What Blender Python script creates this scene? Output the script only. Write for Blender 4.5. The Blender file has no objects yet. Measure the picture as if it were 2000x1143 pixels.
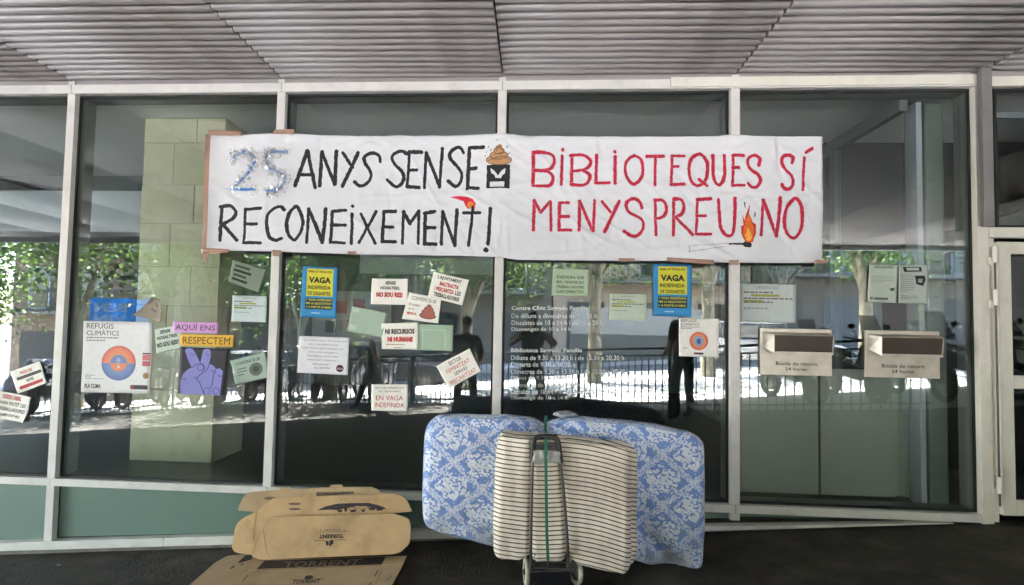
import bpy, bmesh, math, random
import numpy as np
from mathutils import Vector, Matrix, noise

random.seed(7)
SC = bpy.context.scene
COL = SC.collection
rad = math.radians

# ---------------------------------------------------------------- camera
F, CX, D, CZ = 1100.0, 3.654, 4.1856, 1.6          # focal length in photo pixels, camera position
YAW, PITCH, ROLL, PPX, PPY = .0659, .0451, .0194, 968.42, 591.93
_cy, _sy, _cp, _sp, _cr, _sr = math.cos(YAW), math.sin(YAW), math.cos(PITCH), math.sin(PITCH), math.cos(ROLL), math.sin(ROLL)
FW = Vector((-_sy*_cp, _cy*_cp, _sp))
_r = Vector((_cy, _sy, 0)); _u = _r.cross(FW)
RT = _cr*_r + _sr*_u
UP = -_sr*_r + _cr*_u
CAM = Vector((CX, -D, CZ))
cd = bpy.data.cameras.new('camera'); cam = bpy.data.objects.new('camera', cd); COL.objects.link(cam)
M = Matrix((RT, UP, -FW)).transposed().to_4x4(); M.translation = CAM
cam.matrix_world = M
cd.sensor_width = 36; cd.lens = F/2000*36
cd.shift_x = (1000-PPX)/2000; cd.shift_y = (PPY-571.5)/2000
cd.clip_start = .05; cd.clip_end = 900
SC.camera = cam

def W(px, py, y=None, z=None, x=None):
    """point of the place seen at a photo pixel, on the plane y=, z= or x="""
    d = FW*F + RT*(px-PPX) - UP*(py-PPY)
    if y is not None: t = (y-CAM.y)/d.y
    elif z is not None: t = (z-CAM.z)/d.z
    else: t = (x-CAM.x)/d.x
    return CAM + d*t

# ---------------------------------------------------------------- light
SUN_EL, SUN_AZ = rad(62), Vector((-.62, -.78, 0)).normalized()     # where the sun stands
world = bpy.data.worlds.new('World'); SC.world = world; world.use_nodes = True
wn = world.node_tree; bg = wn.nodes['Background']
sky = wn.nodes.new('ShaderNodeTexSky'); sky.sky_type = 'NISHITA'; sky.sun_disc = False
sky.sun_elevation = SUN_EL; sky.sun_rotation = math.atan2(SUN_AZ.x, SUN_AZ.y)
wn.links.new(sky.outputs[0], bg.inputs[0]); bg.inputs[1].default_value = .15
sd = bpy.data.lights.new('sun', 'SUN'); sd.energy = 5.0; sd.angle = rad(.5); sd.color = (1, .965, .93)
sun = bpy.data.objects.new('sun', sd); COL.objects.link(sun)
sv = Vector((SUN_AZ.x*math.cos(SUN_EL), SUN_AZ.y*math.cos(SUN_EL), math.sin(SUN_EL)))
sun.rotation_euler = sv.to_track_quat('Z', 'Y').to_euler()
SC.view_settings.view_transform = 'Standard'; SC.view_settings.look = 'None'
SC.view_settings.exposure = 5.15; SC.view_settings.gamma = 1
SC.render.engine = 'CYCLES'
cy = SC.cycles
cy.use_denoising = True
cy.max_bounces = 12; cy.diffuse_bounces = 8; cy.glossy_bounces = 4; cy.transmission_bounces = 4
cy.transparent_max_bounces = 16; cy.caustics_reflective = False; cy.caustics_refractive = False
cy.sample_clamp_indirect = 6

# ---------------------------------------------------------------- helpers
def srgb(r, g=None, b=None):
    if g is None: g = b = r
    return tuple((v/255/12.92 if v/255 <= .04045 else ((v/255+.055)/1.055)**2.4) for v in (r, g, b))

MATS = {}
def mat(name, color=(.5, .5, .5), rough=.6, metal=0., var=.0, scale=6., bump=0., bscale=60., spec=.5, alpha=1., dirt=None, coord='Object'):
    """procedural material: base colour broken up by two noises, with a fine bump"""
    if name in MATS: return MATS[name]
    m = bpy.data.materials.new(name); m.use_nodes = True; MATS[name] = m
    nt = m.node_tree; N = nt.nodes; L = nt.links; b = N['Principled BSDF']
    b.inputs['Roughness'].default_value = rough; b.inputs['Metallic'].default_value = metal
    b.inputs['Specular IOR Level'].default_value = spec; b.inputs['Alpha'].default_value = alpha
    b.inputs['Base Color'].default_value = (*color, 1)
    tc = N.new('ShaderNodeTexCoord')
    if var > 0:
        n1 = N.new('ShaderNodeTexNoise'); n1.inputs['Scale'].default_value = scale; n1.inputs['Detail'].default_value = 8; n1.inputs['Roughness'].default_value = .65
        L.new(tc.outputs[coord], n1.inputs['Vector'])
        mr = N.new('ShaderNodeMapRange'); mr.inputs[1].default_value = .3; mr.inputs[2].default_value = .7
        mr.inputs[3].default_value = 1-var; mr.inputs[4].default_value = 1+var
        L.new(n1.outputs[0], mr.inputs[0])
        mx = N.new('ShaderNodeMix'); mx.data_type = 'RGBA'; mx.blend_type = 'MULTIPLY'; mx.inputs[0].default_value = 1
        mx.inputs[6].default_value = (*color, 1); L.new(mr.outputs[0], mx.inputs[7])
        out = mx.outputs[2]
        if dirt:
            n2 = N.new('ShaderNodeTexNoise'); n2.inputs['Scale'].default_value = dirt[1]; n2.inputs['Detail'].default_value = 6
            L.new(tc.outputs[coord], n2.inputs['Vector'])
            r2 = N.new('ShaderNodeMapRange'); r2.inputs[1].default_value = .52; r2.inputs[2].default_value = .72; r2.inputs[4].default_value = dirt[2]
            L.new(n2.outputs[0], r2.inputs[0])
            m2 = N.new('ShaderNodeMix'); m2.data_type = 'RGBA'; L.new(r2.outputs[0], m2.inputs[0]); L.new(out, m2.inputs[6]); m2.inputs[7].default_value = (*dirt[0], 1)
            out = m2.outputs[2]
        L.new(out, b.inputs['Base Color'])
    if bump > 0:
        nb = N.new('ShaderNodeTexNoise'); nb.inputs['Scale'].default_value = bscale; nb.inputs['Detail'].default_value = 5
        L.new(tc.outputs[coord], nb.inputs['Vector'])
        bp = N.new('ShaderNodeBump'); bp.inputs['Strength'].default_value = bump; bp.inputs['Distance'].default_value = .01
        L.new(nb.outputs[0], bp.inputs['Height']); L.new(bp.outputs[0], b.inputs['Normal'])
    return m

def flat(r, g, b, rough=.7):
    return mat('print_%d_%d_%d' % (r, g, b), srgb(r, g, b), rough, var=.06, scale=30)

def glass_mat(name, tint=(.955, .975, .967), refl=.075, wav=.0, spread=1.0):
    m = bpy.data.materials.new(name); m.use_nodes = True; nt = m.node_tree; N = nt.nodes; L = nt.links
    N.remove(N['Principled BSDF']); out = N['Material Output']
    tr = N.new('ShaderNodeBsdfTransparent'); tr.inputs[0].default_value = (*tint, 1)
    gl = N.new('ShaderNodeBsdfGlossy'); gl.inputs['Roughness'].default_value = 0.0; gl.inputs['Color'].default_value = (.97, 1, .985, 1)
    mx = N.new('ShaderNodeMixShader')
    ge = N.new('ShaderNodeNewGeometry'); dt = N.new('ShaderNodeVectorMath'); dt.operation = 'DOT_PRODUCT'
    L.new(ge.outputs['Incoming'], dt.inputs[0]); L.new(ge.outputs['Normal'], dt.inputs[1])
    ab = N.new('ShaderNodeMath'); ab.operation = 'ABSOLUTE'; L.new(dt.outputs['Value'], ab.inputs[0])
    om = N.new('ShaderNodeMath'); om.operation = 'SUBTRACT'; om.inputs[0].default_value = 1; L.new(ab.outputs[0], om.inputs[1])
    pw = N.new('ShaderNodeMath'); pw.operation = 'POWER'; pw.inputs[1].default_value = 5; L.new(om.outputs[0], pw.inputs[0])
    ml = N.new('ShaderNodeMath'); ml.operation = 'MULTIPLY_ADD'; ml.inputs[1].default_value = 1-refl; ml.inputs[2].default_value = refl; ml.use_clamp = True
    L.new(pw.outputs[0], ml.inputs[0])
    if wav > 0:
        tc = N.new('ShaderNodeTexCoord'); n = N.new('ShaderNodeTexNoise'); n.inputs['Scale'].default_value = 1.6; n.inputs['Detail'].default_value = 1
        L.new(tc.outputs['Object'], n.inputs['Vector'])
        bp = N.new('ShaderNodeBump'); bp.inputs['Strength'].default_value = wav; bp.inputs['Distance'].default_value = .01
        L.new(n.outputs[0], bp.inputs['Height']); L.new(bp.outputs[0], gl.inputs['Normal'])
    L.new(ml.outputs[0], mx.inputs[0]); L.new(tr.outputs[0], mx.inputs[1]); L.new(gl.outputs[0], mx.inputs[2]); L.new(mx.outputs[0], out.inputs[0])
    return m

class MB:
    """collects shapes for ONE mesh"""
    def __init__(s): s.v = []; s.f = []; s.mi = []; s.sm = []
    def add(s, vs, fs, mi=0, smooth=False):
        o = len(s.v); s.v += [tuple(v) for v in vs]; s.f += [tuple(i+o for i in f) for f in fs]
        s.mi += [mi]*len(fs); s.sm += [smooth]*len(fs); return s
    def box(s, x0, x1, y0, y1, z0, z1, mi=0):
        v = [(x, y, z) for z in (z0, z1) for y in (y0, y1) for x in (x0, x1)]
        return s.add(v, [(0, 2, 3, 1), (4, 5, 7, 6), (0, 1, 5, 4), (2, 6, 7, 3), (0, 4, 6, 2), (1, 3, 7, 5)], mi)
    def hexa(s, v, mi=0):   # bottom ring 0-3, top ring 4-7
        return s.add(v, [(3, 2, 1, 0), (4, 5, 6, 7), (0, 1, 5, 4), (1, 2, 6, 5), (2, 3, 7, 6), (3, 0, 4, 7)], mi)
    def obox(s, c, sz, rz=0, mi=0):
        R = Matrix.Rotation(rz, 3, 'Z'); c = Vector(c); hx, hy, hz = sz[0]/2, sz[1]/2, sz[2]/2
        v = [c + R @ Vector((x, y, z)) for z in (-hz, hz) for (x, y) in ((-hx, -hy), (hx, -hy), (hx, hy), (-hx, hy))]
        return s.hexa(v, mi)
    def tube(s, pts, r, n=8, mi=0, closed=False, smooth=True, caps=True):
        pts = [Vector(p) for p in pts]; k = len(pts); rs = r if hasattr(r, '__len__') else [r]*k
        ring = []; up = None
        for i, p in enumerate(pts):
            if closed: t = (pts[(i+1) % k]-pts[i-1])
            else: t = pts[min(i+1, k-1)]-pts[max(i-1, 0)]
            t = t.normalized() if t.length > 1e-9 else Vector((0, 0, 1))
            if up is None: up = t.orthogonal().normalized()
            a = (up - t*up.dot(t)); a = a.normalized() if a.length > 1e-6 else t.orthogonal().normalized(); up = a; b = t.cross(a)
            ring.append([p + (a*math.cos(2*math.pi*j/n) + b*math.sin(2*math.pi*j/n))*rs[i] for j in range(n)])
        vs = [q for rg in ring for q in rg]; fs = []
        for i in range(k if closed else k-1):
            i2 = (i+1) % k
            for j in range(n): j2 = (j+1) % n; fs.append((i*n+j, i*n+j2, i2*n+j2, i2*n+j))
        s.add(vs, fs, mi, smooth)
        if caps and not closed:
            s.add(ring[0], [tuple(range(n))[::-1]], mi); s.add(ring[-1], [tuple(range(n))], mi)
        return s
    def prism(s, poly, d, mi=0):
        """poly: 3-D points of a flat outline; d: extrusion vector"""
        n = len(poly); d = Vector(d); p = [Vector(q) for q in poly]; q = [a+d for a in p]
        s.add(p+q, [tuple(range(n))[::-1], tuple(range(n, 2*n))] + [(i, (i+1) % n, n+(i+1) % n, n+i) for i in range(n)], mi); return s
    def grid(s, fn, nu, nv, mi=0, smooth=True):
        vs = [fn(i/nu, j/nv) for j in range(nv+1) for i in range(nu+1)]
        fs = [(j*(nu+1)+i, j*(nu+1)+i+1, (j+1)*(nu+1)+i+1, (j+1)*(nu+1)+i) for j in range(nv) for i in range(nu)]
        return s.add(vs, fs, mi, smooth)
    def ball(s, c, r, nu=12, nv=8, mi=0):
        c = Vector(c); r = Vector(r) if hasattr(r, '__len__') else Vector((r, r, r))
        vs = []; fs = []
        for j in range(nv+1):
            th = math.pi*j/nv
            for i in range(nu): ph = 2*math.pi*i/nu; vs.append(c+Vector((r.x*math.sin(th)*math.cos(ph), r.y*math.sin(th)*math.sin(ph), r.z*math.cos(th))))
        for j in range(nv):
            for i in range(nu): i2 = (i+1) % nu; fs.append((j*nu+i, (j+1)*nu+i, (j+1)*nu+i2, j*nu+i2))
        return s.add(vs, fs, mi, True)
    def mesh(s, name, mats):
        me = bpy.data.meshes.new(name); me.from_pydata(s.v, [], s.f); 
        for m in (mats if isinstance(mats, (list, tuple)) else [mats]): me.materials.append(m)
        me.polygons.foreach_set('material_index', s.mi); me.polygons.foreach_set('use_smooth', s.sm)
        bm = bmesh.new(); bm.from_mesh(me); bmesh.ops.recalc_face_normals(bm, faces=bm.faces); bm.to_mesh(me); bm.free()
        me.update(); return me
    def build(s, name, mats, parent=None, bevel=0, loc=None):
        o = bpy.data.objects.new(name, s.mesh(name, mats)); COL.objects.link(o)
        if parent is not None: o.parent = parent
        if loc: o.location = loc
        if bevel:
            b = o.modifiers.new('bevel', 'BEVEL'); b.width = bevel; b.segments = 2; b.limit_method = 'ANGLE'
        return o

def tag(o, label=None, cat=None, group=None, kind=None):
    if label: o['label'] = label
    if cat: o['category'] = cat
    if group: o['group'] = group
    if kind: o['kind'] = kind
    return o
def empty(name, label=None, cat=None, group=None, loc=(0, 0, 0), rz=0):
    o = bpy.data.objects.new(name, None); COL.objects.link(o); o.location = loc; o.rotation_euler[2] = rz
    return tag(o, label, cat, group)
def copy_tree(o, parent=None):
    c = o.copy(); COL.objects.link(c)
    if parent is not None: c.parent = parent
    for ch in list(o.children): copy_tree(ch, c)
    return c

G = lambda x: -.18 + .075*max(-16, min(14, x))       # the pavement climbs to the right along the facade

# flat lettering as meshes: cached 2-D outline of a string in a unit box
_TX = {}
def text2d(s, bold=0.0):
    k = (s, bold)
    if k in _TX: return _TX[k]
    c = bpy.data.curves.new('lettering', 'FONT'); c.body = s; c.size = 1; c.resolution_u = 2; c.offset = bold; c.space_character = 1.0+bold*.6
    o = bpy.data.objects.new('lettering', c); COL.objects.link(o)
    dg = bpy.context.evaluated_depsgraph_get(); me = bpy.data.meshes.new_from_object(o.evaluated_get(dg))
    v = [(a.co.x, a.co.y) for a in me.vertices]; f = [tuple(p.vertices) for p in me.polygons]
    bpy.data.objects.remove(o); bpy.data.curves.remove(c); bpy.data.meshes.remove(me)
    x0 = min(a[0] for a in v); x1 = max(a[0] for a in v); y0 = min(a[1] for a in v); y1 = max(a[1] for a in v)
    # ends of the line in x; baseline / cap height in y so that rows keep one size
    v = [((a-x0)/(x1-x0), (b-y0)/(y1-y0)) for a, b in v]
    _TX[k] = (v, f, (x1-x0)/(y1-y0)); return _TX[k]
# ================================================================ SETTING
M_alu = mat('white_aluminium', srgb(216, 213, 209), .45, var=.07, scale=5, bump=.05, bscale=200, dirt=(srgb(150, 142, 128), 9, .2))
M_alu2 = mat('cream_aluminium', srgb(222, 218, 206), .42, var=.05, scale=5, dirt=(srgb(175, 168, 155), 11, .2))
M_gask = mat('black_gasket', (.008, .009, .009), .7)
M_fin = mat('grey_green_inner_frame', srgb(112, 118, 113), .5, var=.06)
M_steel = mat('grey_steel', srgb(130, 126, 124), .5, .3, var=.08)
M_slat = mat('grey_painted_slat', srgb(158, 153, 152), .5, .12, var=.07, scale=2.2, bump=.04, bscale=90, dirt=(srgb(120, 112, 106), 3, .5))
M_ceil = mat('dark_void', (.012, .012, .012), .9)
M_asph = mat('porch_asphalt', (.030, .024, .019), .62, var=.75, scale=7, bump=1.0, bscale=55, dirt=((.10, .086, .07), 2.3, .85), spec=.35)
M_spand = mat('green_frosted_panel', srgb(104, 128, 119), .35, var=.05, scale=2)
M_conc = mat('concrete', srgb(120, 116, 108), .85, var=.25, scale=9, bump=.4, bscale=80)
M_pave = mat('pale_paving', srgb(212, 208, 204), .8, var=.12, scale=4, bump=.2)
M_road = mat('asphalt', (.15, .15, .15), .85, var=.2, scale=5)
M_gl = glass_mat('window_glass', refl=.068, wav=.03)
M_gl2 = glass_mat('inner_glass', tint=(.9, .93, .92), refl=.04)

# ground: one sheet; porch, pavement and road laid over it
def sheet(name, x0, x1, y0, y1, dz, m, nx=60, ny=2, kind='structure'):
    b = MB(); xs = [x0+(x1-x0)*i/nx for i in range(nx+1)]
    b.grid(lambda u, v: (x0+(x1-x0)*u, y0+(y1-y0)*v, G(x0+(x1-x0)*u)+dz), nx, ny, smooth=False)
    o = b.build(name, m); tag(o, kind=kind); return o
g = MB(); xs = [-400, -16, 14, 400]
for a, b_ in zip(xs, xs[1:]): g.add([(a, -400, G(a)-.16), (b_, -400, G(b_)-.16), (b_, 300, G(b_)-.16), (a, 300, G(a)-.16)], [(0, 1, 2, 3)])
tag(g.build('ground', M_road), kind='structure')
def slab(name, x0, x1, y0, y1, top, bot, m):
    b = MB(); xs = [x0, -16, 14, x1]
    for a, c in zip(xs, xs[1:]):
        b.hexa([(a, y0, G(a)+bot), (c, y0, G(c)+bot), (c, y1, G(c)+bot), (a, y1, G(a)+bot), (a, y0, G(a)+top), (c, y0, G(c)+top), (c, y1, G(c)+top), (a, y1, G(a)+top)])
    o = b.build(name, m); tag(o, kind='structure'); return o
slab('pavement', -60, 60, -12.4, -9.62, 0, -.155, M_pave)
slab('far_pavement', -60, 60, -22, -18.6, 0, -.155, M_pave)
# porch floor: dark, reaches the line of the railing; beyond it the pale pavement comes closer at the right
RAILPATH = [(-14, -9.6), (-9, -9.3), (-7.4, -9.55), (-2.95, -9.5), (1.0, -8.3), (4.55, -6.7), (6.0, -5.6), (6.9, -5.2), (9.5, -4.5), (14, -4.5)]
fl = MB(); pv = MB()
def rail_y(x):
    for (a, b_), (c, d_) in zip(RAILPATH, RAILPATH[1:]):
        if a <= x <= c: return b_ + (d_-b_)*(x-a)/(c-a)
    return -9.6 if x < 0 else -4.5
xx = [-16 + i*.5 for i in range(61)]
for a, c in zip(xx, xx[1:]):
    ya, yc = rail_y(a)-.12, rail_y(c)-.12
    fl.hexa([(a, ya, G(a)-.155), (c, yc, G(c)-.155), (c, .6, G(c)-.155), (a, .6, G(a)-.155), (a, ya, G(a)), (c, yc, G(c)), (c, -.0, G(c)), (a, -.0, G(a))])
    pv.hexa([(a, -9.75, G(a)-.155), (c, -9.75, G(c)-.155), (c, yc, G(c)-.155), (a, ya, G(a)-.155), (a, -9.62, G(a)), (c, -9.62, G(c)), (c, min(yc, yc)-.002, G(c)), (a, ya-.002, G(a))])
tag(fl.build('floor', M_asph), kind='structure')
tag(pv.build('pavement_by_the_railing', M_pave), kind='structure')
mk = MB()
for i in range(-12, 12): mk.box(i*5, i*5+2.2, -15.6, -15.48, 0, .004)
o = mk.build('lane_marking', mat('road_paint', srgb(225, 225, 220), .7, var=.1)); tag(o, kind='structure')
for v in o.data.vertices: v.co.z += G(v.co.x)-.156

# concrete kerb strip under the base rail
kb = MB(); kx = [-9+i*.8 for i in range(20)]
for a, c in zip(kx, kx[1:]):
    za, zc = -.14+.071*a-.003, -.14+.071*c-.003
    kb.hexa([(a+.002, -.035, G(a)-.1), (c-.002, -.035, G(c)-.1), (c-.002, .3, G(c)-.1), (a+.002, .3, G(a)-.1), (a+.002, -.035, za), (c-.002, -.035, zc), (c-.002, .3, zc), (a+.002, .3, za)])
tag(kb.build('kerb', M_conc), kind='structure')

# ---------------------------------------------------------------- glass facade
fac = empty('glass_facade', 'glazed library shopfront with white aluminium mullions under the slatted soffit', 'facade')
MX = [-8.5, -6.8, -5.1, -3.4, -1.7, 0, 1.7, 3.4, 5.1]; XR = 6.79
ZH0, ZH1, ZT0, ZT1 = 3.382, 3.452, .334, .389
brz = lambda x: -.14+.071*x                           # underside of the base rail
for i, x in enumerate(MX):
    b = MB(); b.box(x-.032, x+.032, -.055, -.004, brz(x)+.06, ZT0-.001)
    b.box(x-.032, x+.032, -.055, -.004, ZT1+.001, ZH0-.001); b.build('mullion', M_alu, fac, bevel=.002)
    b = MB(); b.box(x-.026, x+.026, -.06, -.004, ZH1+.001, ZH1+.028); b.build('mullion_cap', M_alu, fac, bevel=.002)
# right end post
b = MB(); b.box(XR-.04, XR+.035, -.06, -.004, .30, ZH0-.001); b.build('end_post', M_alu2, fac, bevel=.002)
xs = MX + [XR]
for i, (a, c) in enumerate(zip(xs, xs[1:])):
    last = c == XR
    r = c-.04 if last else c
    # header and transom, butted bay by bay
    b = MB(); b.box(a+.002, c-.002 if not last else XR+.035, -.06, -.002, ZH0, ZH1); b.build('header_rail', M_alu, fac, bevel=.002)
    b = MB(); b.box(a+.002, r-.002, -.058, -.002, ZT0, ZT1); b.build('transom', M_alu, fac, bevel=.002)
    # black gasket frame
    gx0, gx1 = a+.033, (c-.033 if not last else XR-.041)
    b = MB(); z0, z1 = ZT1+.001, ZH0-.001; t = .016
    b.box(gx0, gx0+t, -.012, .0, z0, z1); b.box(gx1-t, gx1, -.012, .0, z0, z1); b.box(gx0+t, gx1-t, -.012, .0, z0, z0+t); b.box(gx0+t, gx1-t, -.012, .0, z1-t, z1)
    b.build('gasket', M_gask, fac)
    b = MB(); b.box(gx0-.02, gx1+.02, .003, .013, z0-.02, z1+.02); b.build('window_pane', M_gl, fac)
    # inner frame, deep behind the glass
    b = MB(); y0, y1, q = .02, .165, .03
    b.box(a+.001, a+q, y0, y1, z0-.05, z1+.04); b.box(c-q, c-.001, y0, y1, z0-.05, z1+.04)
    b.box(a+q, c-q, y0, y1, z0-.05, z0+.004); b.box(a+q, c-q, y0, y1, z1-.004, z1+.04); b.build('inner_frame', M_fin, fac)
    # lower panel between transom and sloping base rail
    lo0, lo1 = brz(a)+.062, brz(c)+.062
    if lo0 < ZT0-.01:
        rr = c-.034; ll = a+.034
        top = ZT0-.002
        l0, l1 = brz(ll)+.06, min(brz(rr)+.06, top-.002)
        b = MB(); b.hexa([(ll, -.004, l0), (rr, -.004, l1), (rr, .01, l1), (ll, .01, l0), (ll, -.004, top), (rr, -.004, top), (rr, .01, top), (ll, .01, top)])
        b.build('lower_panel', M_spand, fac)
        b = MB(); b.hexa([(ll, -.008, l0), (rr, -.008, l1), (rr, -.005, l1), (ll, -.005, l0), (ll, -.008, l0+.012), (rr, -.008, l1+.001), (rr, -.005, l1+.001), (ll, -.005, l0+.012)])
        b.box(ll, ll+.01, -.008, -.005, l0+.013, top); b.build('panel_gasket', M_gask, fac)
for a, c in ((-8.5, -3.402), (-3.398, .93), (.934, 3.15), (3.154, 6.55)):
    th = .062; b = MB()
    zt = lambda x: min(brz(x)+th, ZT0-.004)
    b.hexa([(a, -.075, brz(a)), (c, -.075, brz(c)), (c, -.006, brz(c)), (a, -.006, brz(a)), (a, -.075, zt(a)), (c, -.075, zt(c)), (c, -.006, zt(c)), (a, -.006, zt(a))])
    b.build('base_rail', M_alu, fac, bevel=.002)
# proud trim along the right part of the header
b = MB(); b.box(W(1310, 170, y=-.07).x, XR+.03, -.075, -.0615, ZH0+.008, ZH1+.008); b.build('header_trim', M_alu2, fac, bevel=.002)

# door bay at the right end
dor = empty('glass_door', 'white framed glass door with black hinges at the right end of the shopfront', 'door')
dx0 = W(1945, 800, y=-.03).x; dz0, dz1 = .395, 2.27
dx1 = dx0+.98
def frame_rect(b, x0, x1, z0, z1, t, y0, y1):
    b.box(x0, x0+t, y0, y1, z0, z1); b.box(x1-t, x1, y0, y1, z0, z1); b.box(x0+t+.001, x1-t-.001, y0, y1, z0, z0+t); b.box(x0+t+.001, x1-t-.001, y0, y1, z1-t, z1)
b = MB(); b.box(dx0, dx0+.085, -.075, -.02, dz0, dz1); b.box(dx1-.085, dx1, -.075, -.02, dz0, dz1)
b.build('stile', M_alu2, dor, bevel=.003)
for z0, z1 in ((dz0, dz0+.105), (1.255, 1.345), (dz1-.085, dz1)):
    b = MB(); b.box(dx0+.086, dx1-.086, -.073, -.022, z0, z1); b.build('rail', M_alu2, dor, bevel=.003)
for z0, z1 in ((dz0+.105, 1.255), (1.345, dz1-.085)):
    b = MB(); frame_rect(b, dx0+.086, dx1-.086, z0+.001, z1-.001, .012, -.06, -.035); b.build('gasket', M_gask, dor)
    b = MB(); b.box(dx0+.09, dx1-.09, -.05, -.042, z0+.004, z1-.004); b.build('window_pane', M_gl, dor)
for zc in (2.18, 1.88, .60):
    b = MB(); x = dx0-.025
    b.tube([(x, -.085, zc-.055), (x, -.085, zc+.055)], .017, 12); b.box(x-.04, x+.012, -.078, -.07, zc-.075, zc-.02); b.box(x-.012, x+.04, -.082, -.076, zc+.01, zc+.06)
    b.build('hinge', M_alu2, dor, bevel=.002)
b = MB(); x = dx0-.028; b.tube([(x, -.083, .46), (x, -.083, 2.12)], .0065, 8); b.build('hinge_rod', mat('dark_steel', srgb(70, 68, 66), .4, .6), dor)
# transom window and outer frame over the door
b = MB(); b.box(XR+.04, dx0-.006, -.05, -.004, .34, 2.30); b.build('door_post', M_alu2, fac, bevel=.002)
b = MB(); b.box(XR+.04, dx1+.1, -.055, -.004, 2.303, 2.375); b.build('door_head', M_alu2, fac, bevel=.002)
b = MB(); b.box(XR+.04, dx1+.1, -.056, -.004, ZH0, ZH1); b.build('header_rail', M_alu2, fac, bevel=.002)
b = MB(); frame_rect(b, XR+.12, dx1+.06, 2.378, ZH0-.002, .02, -.014, .0); b.build('gasket', M_gask, fac)
b = MB(); b.box(XR+.1, dx1+.08, .003, .013, 2.37, ZH0+.01); b.build('window_pane', M_gl, fac)
b = MB(); b.box(XR+.036, XR+.118, -.008, .15, 2.378, ZH0-.002); b.box(XR+.036, XR+.118, .012, .15, .3, 2.37); b.build('inner_frame', M_fin, fac)
b = MB(); b.box(dx1+.012, dx1+.1, -.05, -.004, .34, 2.30); b.build('door_post', M_alu2, fac, bevel=.002)
b = MB(); b.box(dx1+.11, 13.9, -.05, .2, G(dx1)-.1, 3.5); b.build('end_wall', mat('grey_render', srgb(120, 120, 116), .8, var=.1), fac)
b = MB(); b.box(-14, -8.54, -.05, .2, -1.5, 3.5); b.build('end_wall', MATS['grey_render'], fac)
# hanging steel channel in front of the end post
xb = W(1924, 300, y=-.1).x
st = MB(); st.box(xb-.034, xb+.034, -.13, -.09, 2.37, 3.49); o = st.build('steel_channel', M_steel, bevel=.003)
tag(o, 'grey steel channel hanging from the soffit beside the white door post', 'steel bar')

# ---------------------------------------------------------------- slatted soffit
can = empty('slatted_canopy', 'grey metal slatted soffit of the deep porch over the shopfront', 'canopy')
PIT, ZS, HW = .083, 3.480, .0305
prof = [(-HW, .05), (-HW, .022), (-HW*.93, .010), (-HW*.7, .002), (-HW*.3, 0), (HW*.35, .0015), (HW*.75, .008), (HW*.95, .018), (HW, .03), (HW, .05)]
def slat_mb(b, cx, cyy, L, yaw, zoff=0):
    c, s = math.cos(yaw), math.sin(yaw); n = len(prof); vs = []
    for e in (-L/2, L/2):
        for (py, pz) in prof: vs.append((cx + e*c - py*s, cyy + e*s + py*c, ZS+pz+zoff))
    fs = [(i, i+1, n+i+1, n+i) for i in range(n-1)]
    b.add(vs, fs + [tuple(range(n))[::-1], tuple(range(n, 2*n)), (n-1, 0, n, 2*n-1)], 0, False)
    for k in range(len(fs)): b.sm[-len(fs)-3+k] = True
rest = MB(); sl_cache = None
YS0 = -.088
for bay in range(-9, 9):
    cx = bay*1.7+.85; yw = (.012, .016, .014, .020, .010)[bay % 5]; off = (.0, .012, -.010, .006)[bay % 4]
    for r in range(95):
        yy = YS0 - r*PIT + off
        if yy < -7.9: break
        if -1 <= bay <= 4 and r < 17:
            bb = MB(); slat_mb(bb, 0, 0, 1.688, 0, -ZS)
            if sl_cache is None: sl_cache = bb.mesh('soffit_slat', M_slat)
            o = bpy.data.objects.new('soffit_slat', sl_cache); COL.objects.link(o); o.parent = can
            o.location = (cx, yy, ZS+random.uniform(-.001, .001)); o.rotation_euler = (random.uniform(-.03, .03), 0, yw+random.uniform(-.0012, .0012))
        else: slat_mb(rest, cx, yy, 1.688, yw)
o = rest.build('soffit_slats_beyond', M_slat, can); o['kind'] = 'stuff'
b = MB(); b.box(-8.5, 13.9, -.050, -.03, ZH1+.002, ZS+.07); b.build('edge_trim', M_slat, can)
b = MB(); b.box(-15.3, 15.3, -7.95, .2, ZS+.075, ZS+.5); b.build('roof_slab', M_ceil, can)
b = MB(); b.box(-15.3, 15.3, -8.05, -7.951, ZS-.10, ZS+.55); b.build('fascia', mat('fascia_paint', srgb(150, 156, 158), .5, var=.05), can)
b = MB(); b.box(12.6, 12.8, -8, -.06, -.2, 3.56); b.build('added_side_wall', mat('dark_side', srgb(70, 72, 72), .8, var=.1), can)  # added wall, out of view; keeps bright sky out of the door's reflection
bld = empty('library_building', 'library building standing over the glazed shopfront', 'building')
b = MB(); b.box(-15.3, 15.3, .21, 13, ZS+.5, 14); b.build('upper_storeys', mat('upper_wall', srgb(170, 165, 155), .8, var=.1), bld)

# ---------------------------------------------------------------- inside
M_wall = mat('inside_wall', srgb(92, 99, 100), .8, var=.05)
M_inwh = mat('inside_white', srgb(164, 172, 180), .7, var=.05)
FZ, CE = .30, 3.56
b = MB(); b.box(-14, 13.9, .2, 9, FZ-.2, FZ); tag(b.build('floor_inside', mat('inside_floor', (.04, .042, .04), .3, var=.2, scale=2)), kind='structure')
b = MB(); b.box(-14, 13.9, .17, 9, CE, CE+.1); tag(b.build('ceiling_inside', mat('inside_ceiling', srgb(232, 236, 236), .8, var=.03)), kind='structure')
# back wall with a strip of high windows at the left
b = MB(); b.box(-14, 13.9, 8, 8.15, FZ, 2.5); b.box(-14, 13.9, 8, 8.15, 2.5, CE); tag(b.build('wall_back', M_wall), kind='structure')
b = MB(); b.box(-14, -13.9, .21, 8, FZ, CE); b.box(13.8, 13.9, .21, 8, FZ, CE); tag(b.build('wall_side', M_wall), kind='structure')
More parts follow.
